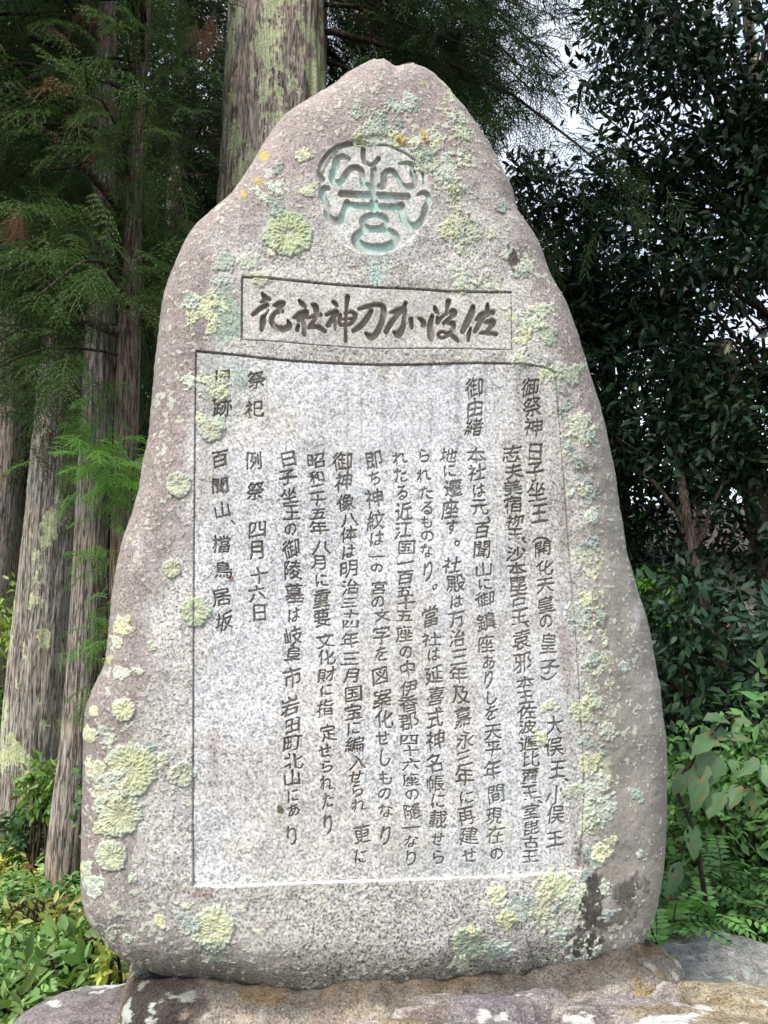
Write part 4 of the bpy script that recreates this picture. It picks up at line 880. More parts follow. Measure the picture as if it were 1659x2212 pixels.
def at(u, v, Y): return P(u, v, Y)
def trunk_line(uv, Y):                                    # [(u,v), ...] top to bottom -> points from the ground up
    return np.array([at(u, v, Y) for u, v in uv])[::-1]
GREEN_D = np.array([0.042, 0.080, 0.022]); GREEN_M = np.array([0.070, 0.128, 0.028]); GREEN_L = np.array([0.13, 0.28, 0.05])

def to_ground(ctrl, z=-0.05):
    p = ctrl[0]; d = ctrl[1] - ctrl[0]; k = (z - p[2]) / d[2]
    return np.vstack([p + d * k, ctrl]) if z < p[2] - 0.05 else ctrl

# the big lichened cedar behind the stone
t = thing('cedar_tree', 'thick cedar trunk with yellow lichen rising behind the carved stone', 'tree', 'cedars behind the stone')
c = trunk_line([(600, -560), (600, 0), (595, 230), (590, 430), (582, 900), (578, 1500)], 5.2); c = to_ground(c)
o, pts, rad = trunk('trunk', c, [0.56, 0.47, 0.435, 0.405, 0.39, 0.375, 0.34][:len(c)], M['big_bark'], t, 200, 700, 0.05, 3)
cb, tw = Buf(), Buf()
cedar_crown(cb, tw, pts, rad, 6.0, 8.8, 26, 2.4, SPRAY, 26, 1.15, GREEN_D * 0.9, (-0.9, 1.4), 0.1)
for (u, v, Y) in ((760, 20, 5.6), (830, 60, 5.8), (900, 40, 6.0), (960, 90, 6.0), (1010, 150, 6.1), (900, 150, 5.9), (980, 40, 6.2), (1100, 60, 6.4), (760, 60, 5.4), (860, 0, 5.8), (1050, 30, 6.3), (1130, 150, 6.5), (950, 170, 6.0), (1010, 60, 6), (920, 90, 5.9), (1150, 20, 6.4), (1060, 200, 6.2), (1100, 130, 6.4), (1010, 220, 6.0), (1150, 110, 6.6), (1180, 200, 6.7), (1090, 230, 6.3), (1040, 150, 6.3), (1130, 260, 6.5), (1000, 100, 6.1)):
    p = at(u, v, Y); m = 40 if u < 1030 else 9
    k = int(np.clip(np.searchsorted(pts[:, 2], p[2] + 0.4), 0, len(pts) - 1)); q = np.linspace(0, 1, 8)[:, None]
    tube(tw, pts[k] * (1 - q) + p * q + np.array([0, 0, 0.25]) * np.sin(q * 3.1), np.linspace(0.018, 0.004, 8), 5)
    sprays(cb, p + rng.normal(0, 0.24, (m, 3)), rng.normal(0, 1, (m, 3)) * np.array([1, 1, 0.35]) + np.array([0.3, 0, -0.45]), 1.05, GREEN_D * 0.85, SPRAY)
cb.build('crown', M['needle'], t, False); tw.build('branch', M['twig'], t)

# young branchy cedar
t = thing('cedar_tree', 'slim young cedar with side branches and a sawn stub left of the stone', 'tree', 'cedars behind the stone')
c = trunk_line([(330, -600), (318, 0), (300, 240), (290, 420), (285, 600), (278, 737), (270, 1064), (262, 1400), (255, 1800)], 4.3); c = to_ground(c)
o, pts, rad = trunk('trunk', c, [0.088, 0.082, 0.076, 0.072, 0.069, 0.060, 0.046, 0.036, 0.026, 0.014], M['young_bark'], t, 70, 500, 0.05, 8)
sb = Buf(); tube(sb, smooth_path([at(275, 722, 4.3), at(235, 712, 4.22), at(205, 698, 4.16), at(172, 688, 4.1)], 10), [0.055, 0.04, 0.034, 0.03, 0.03, 0.029, 0.028, 0.027, 0.027, 0.026], 12, None, 0.15, 4)
o = sb.build('sawn_stub', M['smooth_bark'], t); o['label'] = 'pale sawn branch stub'
cb, tw = Buf(), Buf()
for ctrl, r0 in (([(265, 465, 4.3), (215, 400, 4.1), (150, 325, 3.9), (70, 262, 3.8), (-20, 215, 3.7)], 0.022), ([(292, 275, 4.3), (245, 318, 4.15), (190, 350, 4.0), (120, 366, 3.95), (40, 355, 3.9)], 0.010),
                 ([(300, 180, 4.3), (360, 150, 4.5), (430, 80, 4.7), (470, 10, 4.8)], 0.014), ([(285, 385, 4.3), (350, 375, 4.5), (450, 378, 4.8)], 0.012), ([(300, 150, 4.3), (200, 140, 4.2), (100, 160, 4.1), (-10, 198, 4.0)], 0.026),
                 ([(280, 690, 4.3), (330, 690, 4.35), (360, 694, 4.4)], 0.014), ([(270, 940, 4.3), (310, 900, 4.3), (320, 860, 4.3)], 0.006), ([(186, 880, 4.7), (160, 830, 4.6), (110, 770, 4.5), (85, 730, 4.45)], 0.009)):
    tube(tw, smooth_path([at(*q) for q in ctrl], 14), np.linspace(r0, r0 * 0.5, 14), 7, None, 0.2, int(r0 * 1e4))
cedar_crown(cb, tw, pts, rad, 3.0, 8.0, 50, 1.5, SPRAY, 23, 1.0, GREEN_M * 0.8, (1.6, 5.0), 0.2, 0.15)
for _ in range(62):
    u = rng.uniform(-80, 345); v = rng.uniform(-40, 690) if u < 250 else rng.uniform(-40, 560)
    if 120 < u < 300 and v > 520: continue
    p = at(u, v, rng.uniform(4.3, 6.2)); m = 13
    sprays(cb, p + rng.normal(0, 0.2, (m, 3)), rng.normal(0, 1, (m, 3)) * np.array([1, 1, 0.35]) + np.array([-0.2, -0.2, -0.35]), 1.1, GREEN_M * rng.uniform(0.45, 1.0), SPRAY)
def tuft(u, v, Y, n, sp, col, sc=0.8, down=-0.3):
    p = at(u, v, Y); sprays(cb, p + rng.normal(0, sp, (n, 3)) * np.array([1, 1, 0.8]), rng.normal(0, 1, (n, 3)) * np.array([1, 1, 0.4]) + np.array([0, -0.3, down]), sc, col, SPRAY)
for u, v, n, sp, cl in ((240, 1000, 18, 0.12, 1.0), (205, 985, 10, 0.07, 1.0), (285, 1015, 12, 0.08, 1.0), (225, 1055, 8, 0.06, 0.9), (215, 930, 8, 0.07, 0.7), (225, 890, 7, 0.05, 0.6), (215, 1330, 8, 0.06, 0.8), (222, 1390, 7, 0.06, 0.8),
                        (205, 1490, 7, 0.06, 0.6), (228, 1200, 5, 0.05, 0.7), (230, 1130, 4, 0.05, 0.7)):
    tuft(u, v, 4.05, int(n * 1.5), sp, GREEN_L * cl * 1.25, 0.62)
for u, v, n, sp in ((150, 530, 16, 0.2), (90, 560, 14, 0.2), (150, 600, 10, 0.12), (120, 650, 16, 0.2), (60, 640, 12, 0.2), (30, 700, 8, 0.15), (230, 480, 12, 0.15), (340, 560, 14, 0.16), (350, 480, 10, 0.1), (320, 620, 6, 0.1), (30, 560, 14, 0.2),
                    (60, 440, 20, 0.25), (120, 470, 16, 0.2), (130, 850, 6, 0.07), (30, 850, 6, 0.08), (350, 330, 14, 0.12), (350, 260, 12, 0.12)):
    tuft(u, v, rng.uniform(3.9, 4.9), n, sp, GREEN_M * rng.uniform(0.6, 0.95), 0.95)
for u, v, Y in ((200, 15, 3.9), (445, 30, 4.6), (440, 75, 4.6), (45, 455, 3.8)):
    p = at(u, v, Y); sprays(cb, p + rng.normal(0, 0.03, (9, 3)), rng.normal(0, 0.25, (9, 3)) + np.array([0, 0, -1.0]), 0.6, np.array([0.24, 0.135, 0.08]), SPRAY)
cb.build('crown', M['needle'], t, False); tw.build('branch', M['twig'], t)

POLES = [('straight cedar trunk with leaning base closest to the left edge of the stone', [(250, -500), (232, 0), (222, 500), (215, 773), (180, 1460), (150, 1755), (130, 1950)], 4.4, [0.125, 0.107, 0.100, 0.098, 0.088, 0.075, 0.06, 0.05], 'bark', 5),
         ('greyish cedar trunk with lichen flecks, second from the left edge of the photo', [(190, -500), (160, 300), (141, 737), (115, 1100), (85, 1450), (54, 1800)], 5.4, [0.26, 0.225, 0.212, 0.19, 0.165, 0.14, 0.11], 'old_bark', 9),
         ('cedar trunk cut off by the left edge of the photo behind yellow-green bushes', [(90, -400), (60, 300), (30, 773), (-10, 1210), (-35, 1500)], 7.5, [0.25, 0.235, 0.22, 0.19, 0.16, 0.13], 'bark', 12)]
for lb_, uv, Y, rads, mt, sd in POLES:
    t = thing('cedar_tree', lb_, 'tree', 'cedars behind the stone'); c = to_ground(trunk_line(uv, Y))
    o, pts, rad = trunk('trunk', c, rads[:len(c)], M[mt], t, 110, 600, 0.04, sd)
    cb, tw = Buf(), Buf(); cedar_crown(cb, tw, pts, rad, 4.6 + 0.25 * Y - 1.0, pts[-1, 2], 20, 1.7, SPRAY, 22, 1.15, GREEN_D, (1.9, 4.5))
    cb.build('crown', M['needle'], t, False); tw.build('branch', M['twig'], t)
BACK = [('cedar in the shade, its pale trunk showing low between the second and third trunks', 120, 9.0, 0.20, 0.95), ('dark cedar just left of the stone, behind the slim young cedar', 330, 8.0, 0.20, 0.7), ('dark cedar between the slim young cedar and the thick lichened trunk', 420, 9.5, 0.22, 0.75),
        ('far cedar at the left edge of the photo with foliage hanging low', 10, 11.0, 0.24, 0.7), ('far dark cedar behind the slim young cedar', 240, 12.0, 0.25, 0.6), ('far dark cedar hidden mostly by the thick lichened trunk', 530, 12.5, 0.25, 0.6)]
for lb_, u, Y, r, br in BACK:
    t = thing('cedar_tree', lb_, 'tree', 'cedars behind the stone'); b0 = at(u, 1330, Y); g = np.array([b0[0], Y, 0.0])
    c = np.array([g, g + [0.03, 0, 2.5], g + [0.1, 0, 5], g + [0.12, 0, 9.5]])
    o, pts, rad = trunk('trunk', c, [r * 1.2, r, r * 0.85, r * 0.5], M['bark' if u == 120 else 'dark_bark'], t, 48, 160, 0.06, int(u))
    cb, tw = Buf(), Buf(); cedar_crown(cb, tw, pts, rad, 3.0 if u not in (120, 330) else 3.6, 9.4, 44, 2.0, SPRAY_FAR, 16, 1.5, GREEN_D * br)
    cb.build('crown', M['needle'], t, False); tw.build('branch', M['twig'], t)

# ------------------------------------------------------------------ broadleaf trees
def clump_leaves(buf, centres, n_each, spread, L, asp, col, droop=-0.25, up=0.55, flat=0.8):
    n = len(centres) * n_each; ci = np.repeat(np.arange(len(centres)), n_each)
    out = rdir(n); r = spread * rng.random(n) ** 0.5; pos = centres[ci] + out * r[:, None] * np.array([1, 1, flat])
    ax = norm(out * 0.9 + rng.normal(0, 0.45, (n, 3)) + np.array([0, 0, droop])); nr = norm(rng.normal(0, 0.55, (n, 3)) + np.array([0, -0.15, up]))
    ll = L * rng.uniform(0.6, 1.2, n)
    cc = col[ci] if np.ndim(col) == 2 else np.tile(col, (n, 1))
    cc = cc * rng.uniform(0.65, 1.35, (n, 1)) * (1 + rng.normal(0, 0.06, (n, 3)))
    leaves(buf, pos, ax, nr, ll, ll * asp * rng.uniform(0.8, 1.2, n), np.clip(cc, 0.004, 0.8))
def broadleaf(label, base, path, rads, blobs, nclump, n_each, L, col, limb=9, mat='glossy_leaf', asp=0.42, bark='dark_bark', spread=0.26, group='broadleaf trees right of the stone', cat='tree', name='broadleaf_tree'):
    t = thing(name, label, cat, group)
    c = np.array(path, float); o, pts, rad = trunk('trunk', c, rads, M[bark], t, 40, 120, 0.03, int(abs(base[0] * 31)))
    cb, tw = Buf(), Buf(); tot = sum(b[1][0] * b[1][1] * b[1][2] for b in blobs)
    for cen, rr in blobs:
        m = max(4, int(nclump * rr[0] * rr[1] * rr[2] / tot)); d = rdir(m); q = (0.35 + 0.65 * rng.random(m) ** 0.5)[:, None]
        cc = np.array(cen) + d * q * np.array(rr); cc = cc + 0.5 * (np.stack([vn3(cc * 0.9, k) for k in (1, 2, 3)], -1) - 0.5) * np.array(rr)
        cc = cc[cc[:, 2] > 0.15]
        cl = np.array(col) * rng.uniform(0.7, 1.3, (len(cc), 1)); new = rng.random(len(cc)) < 0.05; cl[new] = cl[new] * np.array([1.9, 2.0, 1.1])
        clump_leaves(cb, cc, n_each, spread, L, asp, cl)
        for k in range(0, len(cc), limb):                      # limbs run out to the clumps
            i = int(np.clip(np.searchsorted(pts[:, 2], cc[k, 2] * 0.8 - 0.2), 0, len(pts) - 1)); s = np.linspace(0, 1, 7)[:, None]
            tube(tw, pts[i] * (1 - s) + cc[k] * s + rng.normal(0, 0.05, (7, 3)) * np.sin(s * 3.1) + np.array([0, 0, 0.12]) * np.sin(s * 3.1), np.linspace(0.022, 0.004, 7), 5)
    cb.build('crown', M[mat], t); tw.build('branch', M['twig'], t)
    return t
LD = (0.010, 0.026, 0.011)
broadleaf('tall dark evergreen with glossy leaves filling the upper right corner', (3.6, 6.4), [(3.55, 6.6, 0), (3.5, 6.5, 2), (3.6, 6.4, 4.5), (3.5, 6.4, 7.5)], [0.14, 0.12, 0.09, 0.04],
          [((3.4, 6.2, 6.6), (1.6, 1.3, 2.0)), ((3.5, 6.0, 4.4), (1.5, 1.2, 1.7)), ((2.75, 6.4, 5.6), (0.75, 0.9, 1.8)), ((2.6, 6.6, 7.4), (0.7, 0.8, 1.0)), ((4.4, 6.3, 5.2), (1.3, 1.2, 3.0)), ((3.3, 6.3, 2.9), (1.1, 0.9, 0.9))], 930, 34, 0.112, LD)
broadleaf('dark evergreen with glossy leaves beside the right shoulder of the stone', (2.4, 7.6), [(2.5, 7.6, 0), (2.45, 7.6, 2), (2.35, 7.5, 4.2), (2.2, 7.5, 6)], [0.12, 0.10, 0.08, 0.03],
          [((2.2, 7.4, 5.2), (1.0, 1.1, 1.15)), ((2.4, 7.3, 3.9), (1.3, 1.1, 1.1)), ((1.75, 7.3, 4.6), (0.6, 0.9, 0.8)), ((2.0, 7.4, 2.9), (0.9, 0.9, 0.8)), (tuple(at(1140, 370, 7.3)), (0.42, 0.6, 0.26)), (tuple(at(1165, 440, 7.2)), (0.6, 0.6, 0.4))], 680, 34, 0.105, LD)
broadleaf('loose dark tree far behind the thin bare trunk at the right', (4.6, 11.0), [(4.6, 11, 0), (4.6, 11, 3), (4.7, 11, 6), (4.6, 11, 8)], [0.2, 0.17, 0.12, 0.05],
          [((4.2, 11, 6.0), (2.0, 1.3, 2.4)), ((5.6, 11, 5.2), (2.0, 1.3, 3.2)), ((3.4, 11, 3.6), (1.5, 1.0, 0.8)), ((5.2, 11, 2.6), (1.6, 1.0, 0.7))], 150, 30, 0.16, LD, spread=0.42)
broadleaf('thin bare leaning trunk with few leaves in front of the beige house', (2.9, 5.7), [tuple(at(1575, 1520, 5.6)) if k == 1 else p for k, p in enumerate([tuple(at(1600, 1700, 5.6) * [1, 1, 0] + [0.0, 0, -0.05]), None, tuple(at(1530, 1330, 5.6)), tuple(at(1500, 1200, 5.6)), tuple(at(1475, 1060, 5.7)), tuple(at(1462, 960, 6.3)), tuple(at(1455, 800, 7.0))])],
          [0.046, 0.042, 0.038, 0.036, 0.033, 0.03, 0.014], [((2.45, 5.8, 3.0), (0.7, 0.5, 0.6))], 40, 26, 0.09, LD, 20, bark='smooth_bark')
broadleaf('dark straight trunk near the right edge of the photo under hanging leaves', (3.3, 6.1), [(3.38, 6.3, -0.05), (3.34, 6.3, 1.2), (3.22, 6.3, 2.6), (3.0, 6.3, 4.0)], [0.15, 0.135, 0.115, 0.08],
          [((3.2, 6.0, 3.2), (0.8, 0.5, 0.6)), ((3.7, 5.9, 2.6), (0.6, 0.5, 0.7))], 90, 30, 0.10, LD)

# shrubs and plants
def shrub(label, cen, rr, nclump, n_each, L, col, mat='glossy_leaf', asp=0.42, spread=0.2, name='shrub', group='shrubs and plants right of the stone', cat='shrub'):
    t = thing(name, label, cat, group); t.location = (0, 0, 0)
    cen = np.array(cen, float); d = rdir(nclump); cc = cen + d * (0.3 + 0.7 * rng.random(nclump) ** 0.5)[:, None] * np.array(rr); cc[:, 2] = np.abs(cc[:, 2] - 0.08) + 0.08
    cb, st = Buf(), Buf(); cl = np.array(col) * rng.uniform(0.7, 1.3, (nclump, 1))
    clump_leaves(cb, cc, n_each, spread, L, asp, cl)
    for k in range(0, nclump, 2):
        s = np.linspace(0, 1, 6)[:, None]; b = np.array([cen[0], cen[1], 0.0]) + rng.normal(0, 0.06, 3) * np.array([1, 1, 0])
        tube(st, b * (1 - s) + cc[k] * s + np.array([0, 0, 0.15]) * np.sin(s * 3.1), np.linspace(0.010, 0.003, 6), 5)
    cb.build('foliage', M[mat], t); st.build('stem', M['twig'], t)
    return t
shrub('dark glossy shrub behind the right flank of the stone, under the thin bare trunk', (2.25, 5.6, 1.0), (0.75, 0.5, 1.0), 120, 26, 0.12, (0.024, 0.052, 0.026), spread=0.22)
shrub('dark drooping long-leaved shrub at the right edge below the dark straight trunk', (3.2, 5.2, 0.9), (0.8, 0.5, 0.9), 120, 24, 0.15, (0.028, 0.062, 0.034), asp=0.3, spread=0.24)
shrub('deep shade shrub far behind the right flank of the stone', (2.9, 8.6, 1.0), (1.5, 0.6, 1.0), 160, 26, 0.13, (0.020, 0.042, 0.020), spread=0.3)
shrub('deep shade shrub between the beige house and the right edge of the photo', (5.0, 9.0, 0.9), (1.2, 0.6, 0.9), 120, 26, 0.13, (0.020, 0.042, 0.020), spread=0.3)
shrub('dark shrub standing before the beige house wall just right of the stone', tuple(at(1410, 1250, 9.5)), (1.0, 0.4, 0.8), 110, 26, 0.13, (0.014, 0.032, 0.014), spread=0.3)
shrub('mid green low shrub just right of the lower stone edge', (1.95, 4.3, 0.35), (0.55, 0.45, 0.75), 110, 24, 0.085, (0.10, 0.21, 0.06), 'soft_leaf', spread=0.16)
shrub('mid green leafy shrub at the right edge above the slaty rock', (2.45, 4.2, 0.5), (0.55, 0.5, 0.85), 130, 24, 0.10, (0.095, 0.20, 0.06), 'soft_leaf', spread=0.17)
shrub('small bright green sapling glowing behind the thin bare trunk', tuple(at(1440, 1305, 6.4)), (0.35, 0.25, 0.3), 34, 16, 0.10, (0.10, 0.22, 0.03), 'soft_leaf', spread=0.14)
shrub('yellow-green leafy weed low in the right corner', (2.05, 3.55, 0.25), (0.4, 0.3, 0.4), 50, 20, 0.085, (0.085, 0.19, 0.045), 'soft_leaf', spread=0.14)

# large-leaved sapling leaning from behind the stone
def broad_blades(buf, pos, tip, nr, W, col, n=9, wavy=0.12):
    """large leaf with a rounded, uneven margin, folded at the midrib, side veins slightly raised"""
    ax = tip - pos; L = np.linalg.norm(ax); ax = ax / L; sd = norm(np.cross(ax, nr)); nn = np.cross(sd, ax)
    q = np.linspace(0, 1, n); w = W * 0.5 * np.sin(np.pi * q ** 0.72) ** 0.8
    rows = []
    for k in range(-3, 4):
        f = k / 3.0; ww = w * (1 + wavy * rng.normal(0, 1, n) * (abs(k) == 3)) * f
        zz = 0.22 * np.abs(ww) - 0.18 * L * q ** 2 + 0.03 * W * np.cos(q * 26 - abs(f) * 5) * abs(f)
        rows.append(pos + sd * ww[:, None] + ax * (q * L)[:, None] + nn * zz[:, None])
    v = np.stack(rows).reshape(-1, 3); i, j = np.meshgrid(np.arange(6), np.arange(n - 1), indexing='ij')
    f = np.stack([i * n + j, (i + 1) * n + j, (i + 1) * n + j + 1, i * n + j + 1], -1).reshape(-1, 4)
    f = f[rng.random(len(f)) > 0.035]
    cc = np.tile(col, (len(v), 1)) * rng.uniform(0.85, 1.15, (len(v), 1)); br = rng.random(len(v)) < 0.05; cc[br] = (0.25, 0.17, 0.06)
    buf.add(v, f, cc)
def big_leaf_plant():
    t = thing('sapling', 'sapling with large tattered round leaves against the dark at the right', 'sapling', 'shrubs and plants right of the stone')
    st, cb = Buf(), Buf(); Y = 3.25
    tube(st, smooth_path([at(1560, 2140, Y), at(1525, 1950, Y), at(1500, 1800, Y), at(1462, 1700, Y), at(1500, 1640, Y), at(1560, 1560, Y), at(1600, 1545, Y)], 26), np.linspace(0.012, 0.004, 26), 6)
    tube(st, smooth_path([at(1470, 1740, Y), at(1560, 1715, Y), at(1640, 1690, Y)], 10), np.linspace(0.006, 0.003, 10), 5)
    big = [(1535, 1618, 1527, 1702, 70), (1518, 1640, 1500, 1750, 46), (1490, 1660, 1452, 1715, 40), (1545, 1590, 1498, 1622, 44), (1560, 1570, 1545, 1598, 46), (1570, 1555, 1525, 1545, 40), (1585, 1552, 1628, 1560, 28), (1560, 1590, 1622, 1592, 26),
           (1560, 1705, 1530, 1760, 44), (1600, 1695, 1570, 1745, 40), (1625, 1700, 1620, 1770, 34), (1500, 1720, 1460, 1745, 30), (1575, 1640, 1600, 1680, 24), (1490, 1780, 1505, 1860, 40), (1470, 1860, 1440, 1940, 34), (1640, 1640, 1600, 1672, 26), (1650, 1650, 1659, 1700, 30)]
    for u0, v0, u1, v1, w in big:
        p = at(u0, v0, Y); q = at(u1, v1, Y - rng.uniform(0.0, 0.12)); ax = q - p; L = np.linalg.norm(ax)
        nr = norm(np.array([rng.normal(0, 0.3), -0.8, 0.75])); col = np.array([0.115, 0.20, 0.085]) * rng.uniform(0.75, 1.2)
        broad_blades(cb, p, q, nr, w / F * Y * 0.9, col)
        tube(st, np.array([at(1500 if u0 < 1520 else 1555, 1640 if v0 < 1690 else 1715, Y) * 0.3 + p * 0.7, p]), [0.003, 0.002], 4)
    cb.build('foliage', M['soft_leaf'], t); st.build('stem', M['twig'], t)
big_leaf_plant()

# pinnate plants (paired leaflets) at the right foot of the stone
def pinnate(label, fronds, col, group='shrubs and plants right of the stone'):
    t = thing('pinnate_plant', label, 'plant', group); st, cb = Buf(), Buf()
    for (p, d, L, ll) in fronds:
        n = 9; s = np.linspace(0, 1, n)[:, None]; path = p + d * L * s + np.array([0, 0, -0.35]) * L * s ** 2
        tube(st, path, np.linspace(0.0028, 0.0012, n), 4); tg = norm(np.gradient(path, axis=0)); side = norm(np.cross(tg, [0, 0, 1.0])); upn = np.cross(side, tg)
        for sg in (-1, 1):
            ax = norm(side[1:] * sg + tg[1:] * 0.45 + np.array([0, 0, -0.15])); k = ll * (1 - 0.35 * np.abs(s[1:, 0] - 0.5)) * rng.uniform(0.85, 1.1, n - 1)
            leaves(cb, path[1:], ax, norm(upn[1:] + rng.normal(0, 0.25, (n - 1, 3))), k, k * 0.42, np.asarray(col) * rng.uniform(0.75, 1.25, (n - 1, 1)))
    cb.build('foliage', M['soft_leaf'], t); st.build('stem', M['twig'], t)
def frond_set(spots, n, L, ll):
    out = []
    for u, v, Y in spots:
        p = at(u, v, Y)
        for k in range(n):
            d = norm(np.array([rng.normal(0, 0.8), rng.normal(-0.35, 0.6), rng.uniform(0.05, 0.7)])); out.append((p, d, L * rng.uniform(0.7, 1.2), ll))
    return out
pinnate('bright green plant with paired leaflets at the lower right edge of the stone', frond_set([(1440, 2030, 3.1), (1480, 2000, 3.2), (1530, 1985, 3.2), (1455, 1995, 3.15), (1500, 2040, 3.1), (1420, 2060, 3.0)], 9, 0.22, 0.055), (0.17, 0.36, 0.09))
pinnate('small green plant with paired leaflets creeping over the slaty rock', frond_set([(1540, 2085, 3.1), (1600, 2110, 3.05), (1640, 2090, 3.0), (1580, 2060, 3.3), (1640, 2150, 2.9)], 7, 0.16, 0.042), (0.16, 0.33, 0.09))
pinnate('mid green plant with paired leaflets at the right edge of the photo', frond_set([(1600, 1960, 3.4), (1640, 1900, 3.5), (1560, 1880, 3.6), (1500, 1900, 3.6), (1650, 2000, 3.3)], 8, 0.24, 0.06), (0.09, 0.20, 0.06))

# left: shrubs by the trunks, vine on the stone edge
g2 = 'shrubs left of the stone'
shrub('yellow-green bush at the left edge behind the second trunk', (-2.9, 6.0, 0.95), (0.55, 0.45, 0.95), 120, 24, 0.075, (0.19, 0.27, 0.04), 'soft_leaf', spread=0.15, group=g2)
shrub('dark leafy bush at the left edge below the yellow-green bush', (-2.75, 5.6, 0.55), (0.45, 0.4, 0.55), 70, 24, 0.075, (0.05, 0.11, 0.04), 'soft_leaf', spread=0.15, group=g2)
shrub('yellow-green sprig between the second and third trunks', tuple(at(92, 1700, 4.6)), (0.13, 0.12, 0.16), 22, 14, 0.075, (0.13, 0.22, 0.04), 'soft_leaf', 0.34, 0.10, group=g2)
shrub('dark green bush between the second and third trunks', tuple(at(75, 1800, 4.9)), (0.28, 0.25, 0.16), 60, 20, 0.06, (0.05, 0.105, 0.04), 'soft_leaf', 0.5, 0.10, group=g2)
shrub('light bush glimpsed behind the third trunk', (-2.2, 6.6, 0.9), (0.35, 0.3, 0.9), 60, 20, 0.07, (0.11, 0.18, 0.035), 'soft_leaf', spread=0.14, group=g2)
shrub('dark low shrub far behind the left trunks', (-3.2, 9.5, 0.8), (2.4, 0.6, 0.8), 170, 24, 0.12, (0.03, 0.065, 0.025), 'soft_leaf', spread=0.3, group=g2)
shrub('yellow sprig of narrow leaves beside the left end of the plinth', tuple(at(232, 2085, 2.95)), (0.05, 0.04, 0.04), 6, 7, 0.075, (0.42, 0.47, 0.09), 'soft_leaf', 0.34, 0.04, group=g2)
shrub('broad-leaved green weed between the plinth and the purplish rock', tuple(at(170, 2075, 3.1)), (0.20, 0.14, 0.08), 22, 10, 0.092, (0.19, 0.31, 0.10), 'soft_leaf', 0.42, 0.08, group=g2)
shrub('broad-leaved green weed in the lower left corner of the photo', tuple(at(60, 2150, 3.0)), (0.22, 0.16, 0.08), 24, 10, 0.092, (0.18, 0.29, 0.09), 'soft_leaf', 0.42, 0.08, group=g2)
shrub('yellowish weed clump at the foot of the leaning third trunk', tuple(at(110, 2000, 3.8)), (0.30, 0.2, 0.08), 30, 14, 0.07, (0.40, 0.40, 0.12), 'soft_leaf', 0.34, 0.09, group=g2)
vt = thing('vine', 'small-leaved vine climbing the left edge of the stone', 'vine', g2); vb, vs = Buf(), Buf()
vp = np.array([at(u, v, 2.75) for u, v in ((186, 1800), (181, 1760), (177, 1720), (182, 1690), (180, 1660))]); tube(vs, vp, 0.004, 5)
q = vp[rng.integers(0, 5, 34)] + rng.normal(0, 0.018, (34, 3)); leaves(vb, q, rdir(34, -0.3), norm(rng.normal(0, 0.4, (34, 3)) + [-0.4, -0.8, 0.4]), 0.032, 0.030, np.array([0.07, 0.15, 0.04]) * rng.uniform(0.7, 1.3, (34, 1)))
vb.build('foliage', M['soft_leaf'], vt); vs.build('stem', M['twig'], vt)

# ground cover: dense low leaves left of the rocks
def ground_cover(name, x0, x1, y0, y1, n, hmax, L, pal, asp=0.4, keep=None):
    b = Buf(); st = np.stack([rng.uniform(x0, x1, n), rng.uniform(y0, y1, n)], -1)
    if keep is not None: st = st[keep(st)]
    n = len(st); per = 11
    hgt = hmax * (0.55 + 0.6 * (fbm2(st[:, 0] * 1.6 + 30, st[:, 1] * 1.6 + 30, 3) - 0.2)) * rng.uniform(0.75, 1.1, n)
    k = np.repeat(np.arange(n), per); m = len(k); f = np.tile(np.arange(per) / per, n)
    a = rng.uniform(0, 2 * np.pi, m); out = np.stack([np.cos(a), np.sin(a), rng.uniform(-0.15, 0.75, m)], -1)
    pos = np.stack([st[k, 0], st[k, 1], hgt[k] * (0.55 + 0.45 * f)], -1) + out * 0.02 + rng.normal(0, 0.015, (m, 3))
    zone = fbm2(st[:, 0] * 1.3 + 3, st[:, 1] * 1.3 + 8, 3, 4); pi = np.clip(((zone - 0.25) * 2 * len(pal)).astype(int) + rng.integers(-1, 2, n), 0, len(pal) - 1)
    col = np.array(pal)[pi[k]] * rng.uniform(0.7, 1.35, (m, 1)) * (1 + rng.normal(0, 0.05, (m, 3)))
    dead = rng.random(m) < 0.035; col[dead] = np.array([0.20, 0.08, 0.03])
    ll = L * rng.uniform(0.65, 1.3, m)
    leaves(b, pos, out, norm(rng.normal(0, 0.35, (m, 3)) + np.array([0, -0.1, 1.0])), ll, ll * asp, np.clip(col, 0.01, 0.7))
    return tag(b.build(name, M['soft_leaf']), kind='stuff')
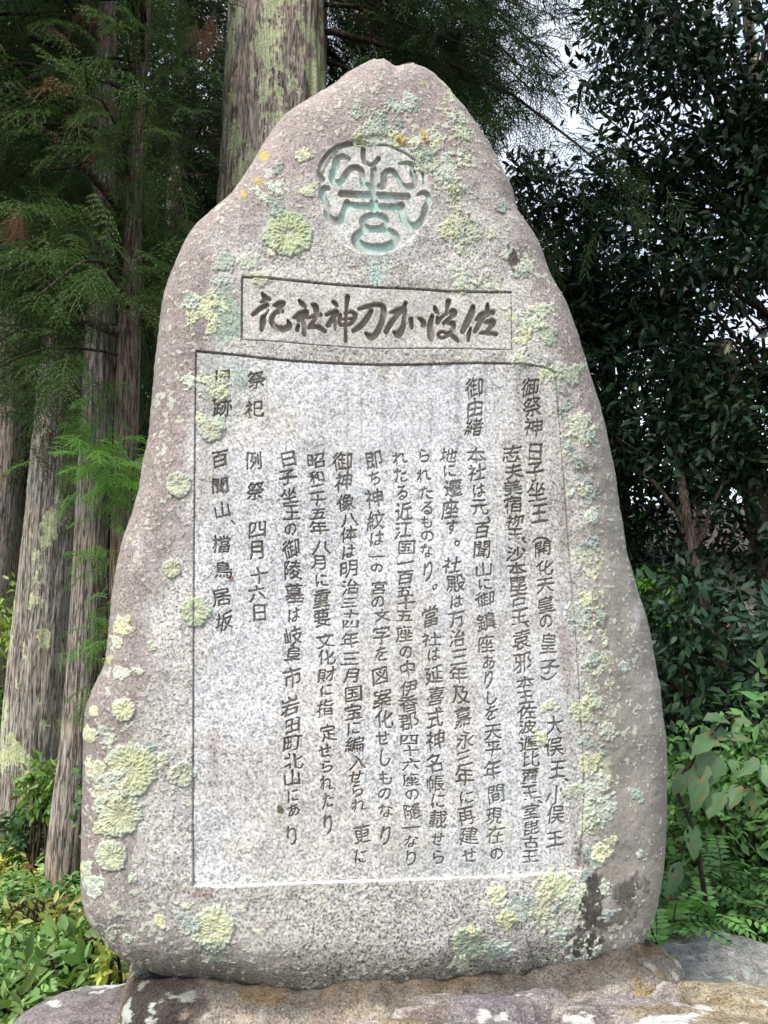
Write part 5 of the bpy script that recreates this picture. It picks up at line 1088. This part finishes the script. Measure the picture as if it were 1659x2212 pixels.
PAL = [(0.12, 0.23, 0.07), (0.18, 0.31, 0.09), (0.26, 0.38, 0.11), (0.36, 0.43, 0.12), (0.46, 0.44, 0.12)]
ground_cover('ground_cover', -4.2, -0.25, 2.3, 7.5, 8500, 0.23, 0.058, PAL, 0.40, lambda s: (s[:, 0] < -0.95) | (s[:, 1] > 3.0))
ground_cover('undergrowth', 0.9, 5.2, 3.2, 9.0, 4200, 0.38, 0.075, [(0.05, 0.11, 0.035), (0.09, 0.19, 0.05), (0.13, 0.25, 0.06)], 0.42, lambda s: (s[:, 0] > 1.1) & ((s[:, 0] > 2.0) | (s[:, 1] > 3.5)))

# ------------------------------------------------------------------ house glimpsed through the trees
def house():
    t = thing('house', 'beige house wall with brown roof glimpsed through the trees at right', 'house')
    def bx(name, x0, x1, y0, y1, z0, z1, mat, par):
        v = np.array([(x, y, z) for x in (x0, x1) for y in (y0, y1) for z in (z0, z1)]); f = np.array([[0, 1, 3, 2], [4, 6, 7, 5], [0, 4, 5, 1], [2, 3, 7, 6], [0, 2, 6, 4], [1, 5, 7, 3]])
        return mesh(name, v, f, mat, par, None, False)
    bx('wall', 5.9, 11.5, 16, 20, 0, 2.9, M['plaster'], t)
    v = np.array([(5.3, 15.3, 2.9), (12.1, 15.3, 2.9), (12.1, 20.7, 2.9), (5.3, 20.7, 2.9), (5.9, 18, 4.3), (11.5, 18, 4.3), (5.3, 15.3, 2.98), (12.1, 15.3, 2.98), (12.1, 20.7, 2.98), (5.3, 20.7, 2.98)])
    me = [np.array([[0, 1, 2, 3], [0, 6, 7, 1], [1, 7, 8, 2], [2, 8, 9, 3], [3, 9, 6, 0], [6, 4, 5, 7], [8, 5, 4, 9]]), np.array([[7, 5, 8], [9, 4, 6]])]
    mesh('roof', v, me, M['roof'], t, None, False)
    w = bx('window', 8.9, 10.3, 15.95, 16.03, 1.0, 2.2, M['wood'], t); bx('pane', 8.98, 10.22, 15.93, 15.97, 1.08, 2.12, M['glass'], w)
    bx('wainscot', 5.88, 11.52, 15.94, 16.02, 0, 0.7, M['wood'], t)
house()
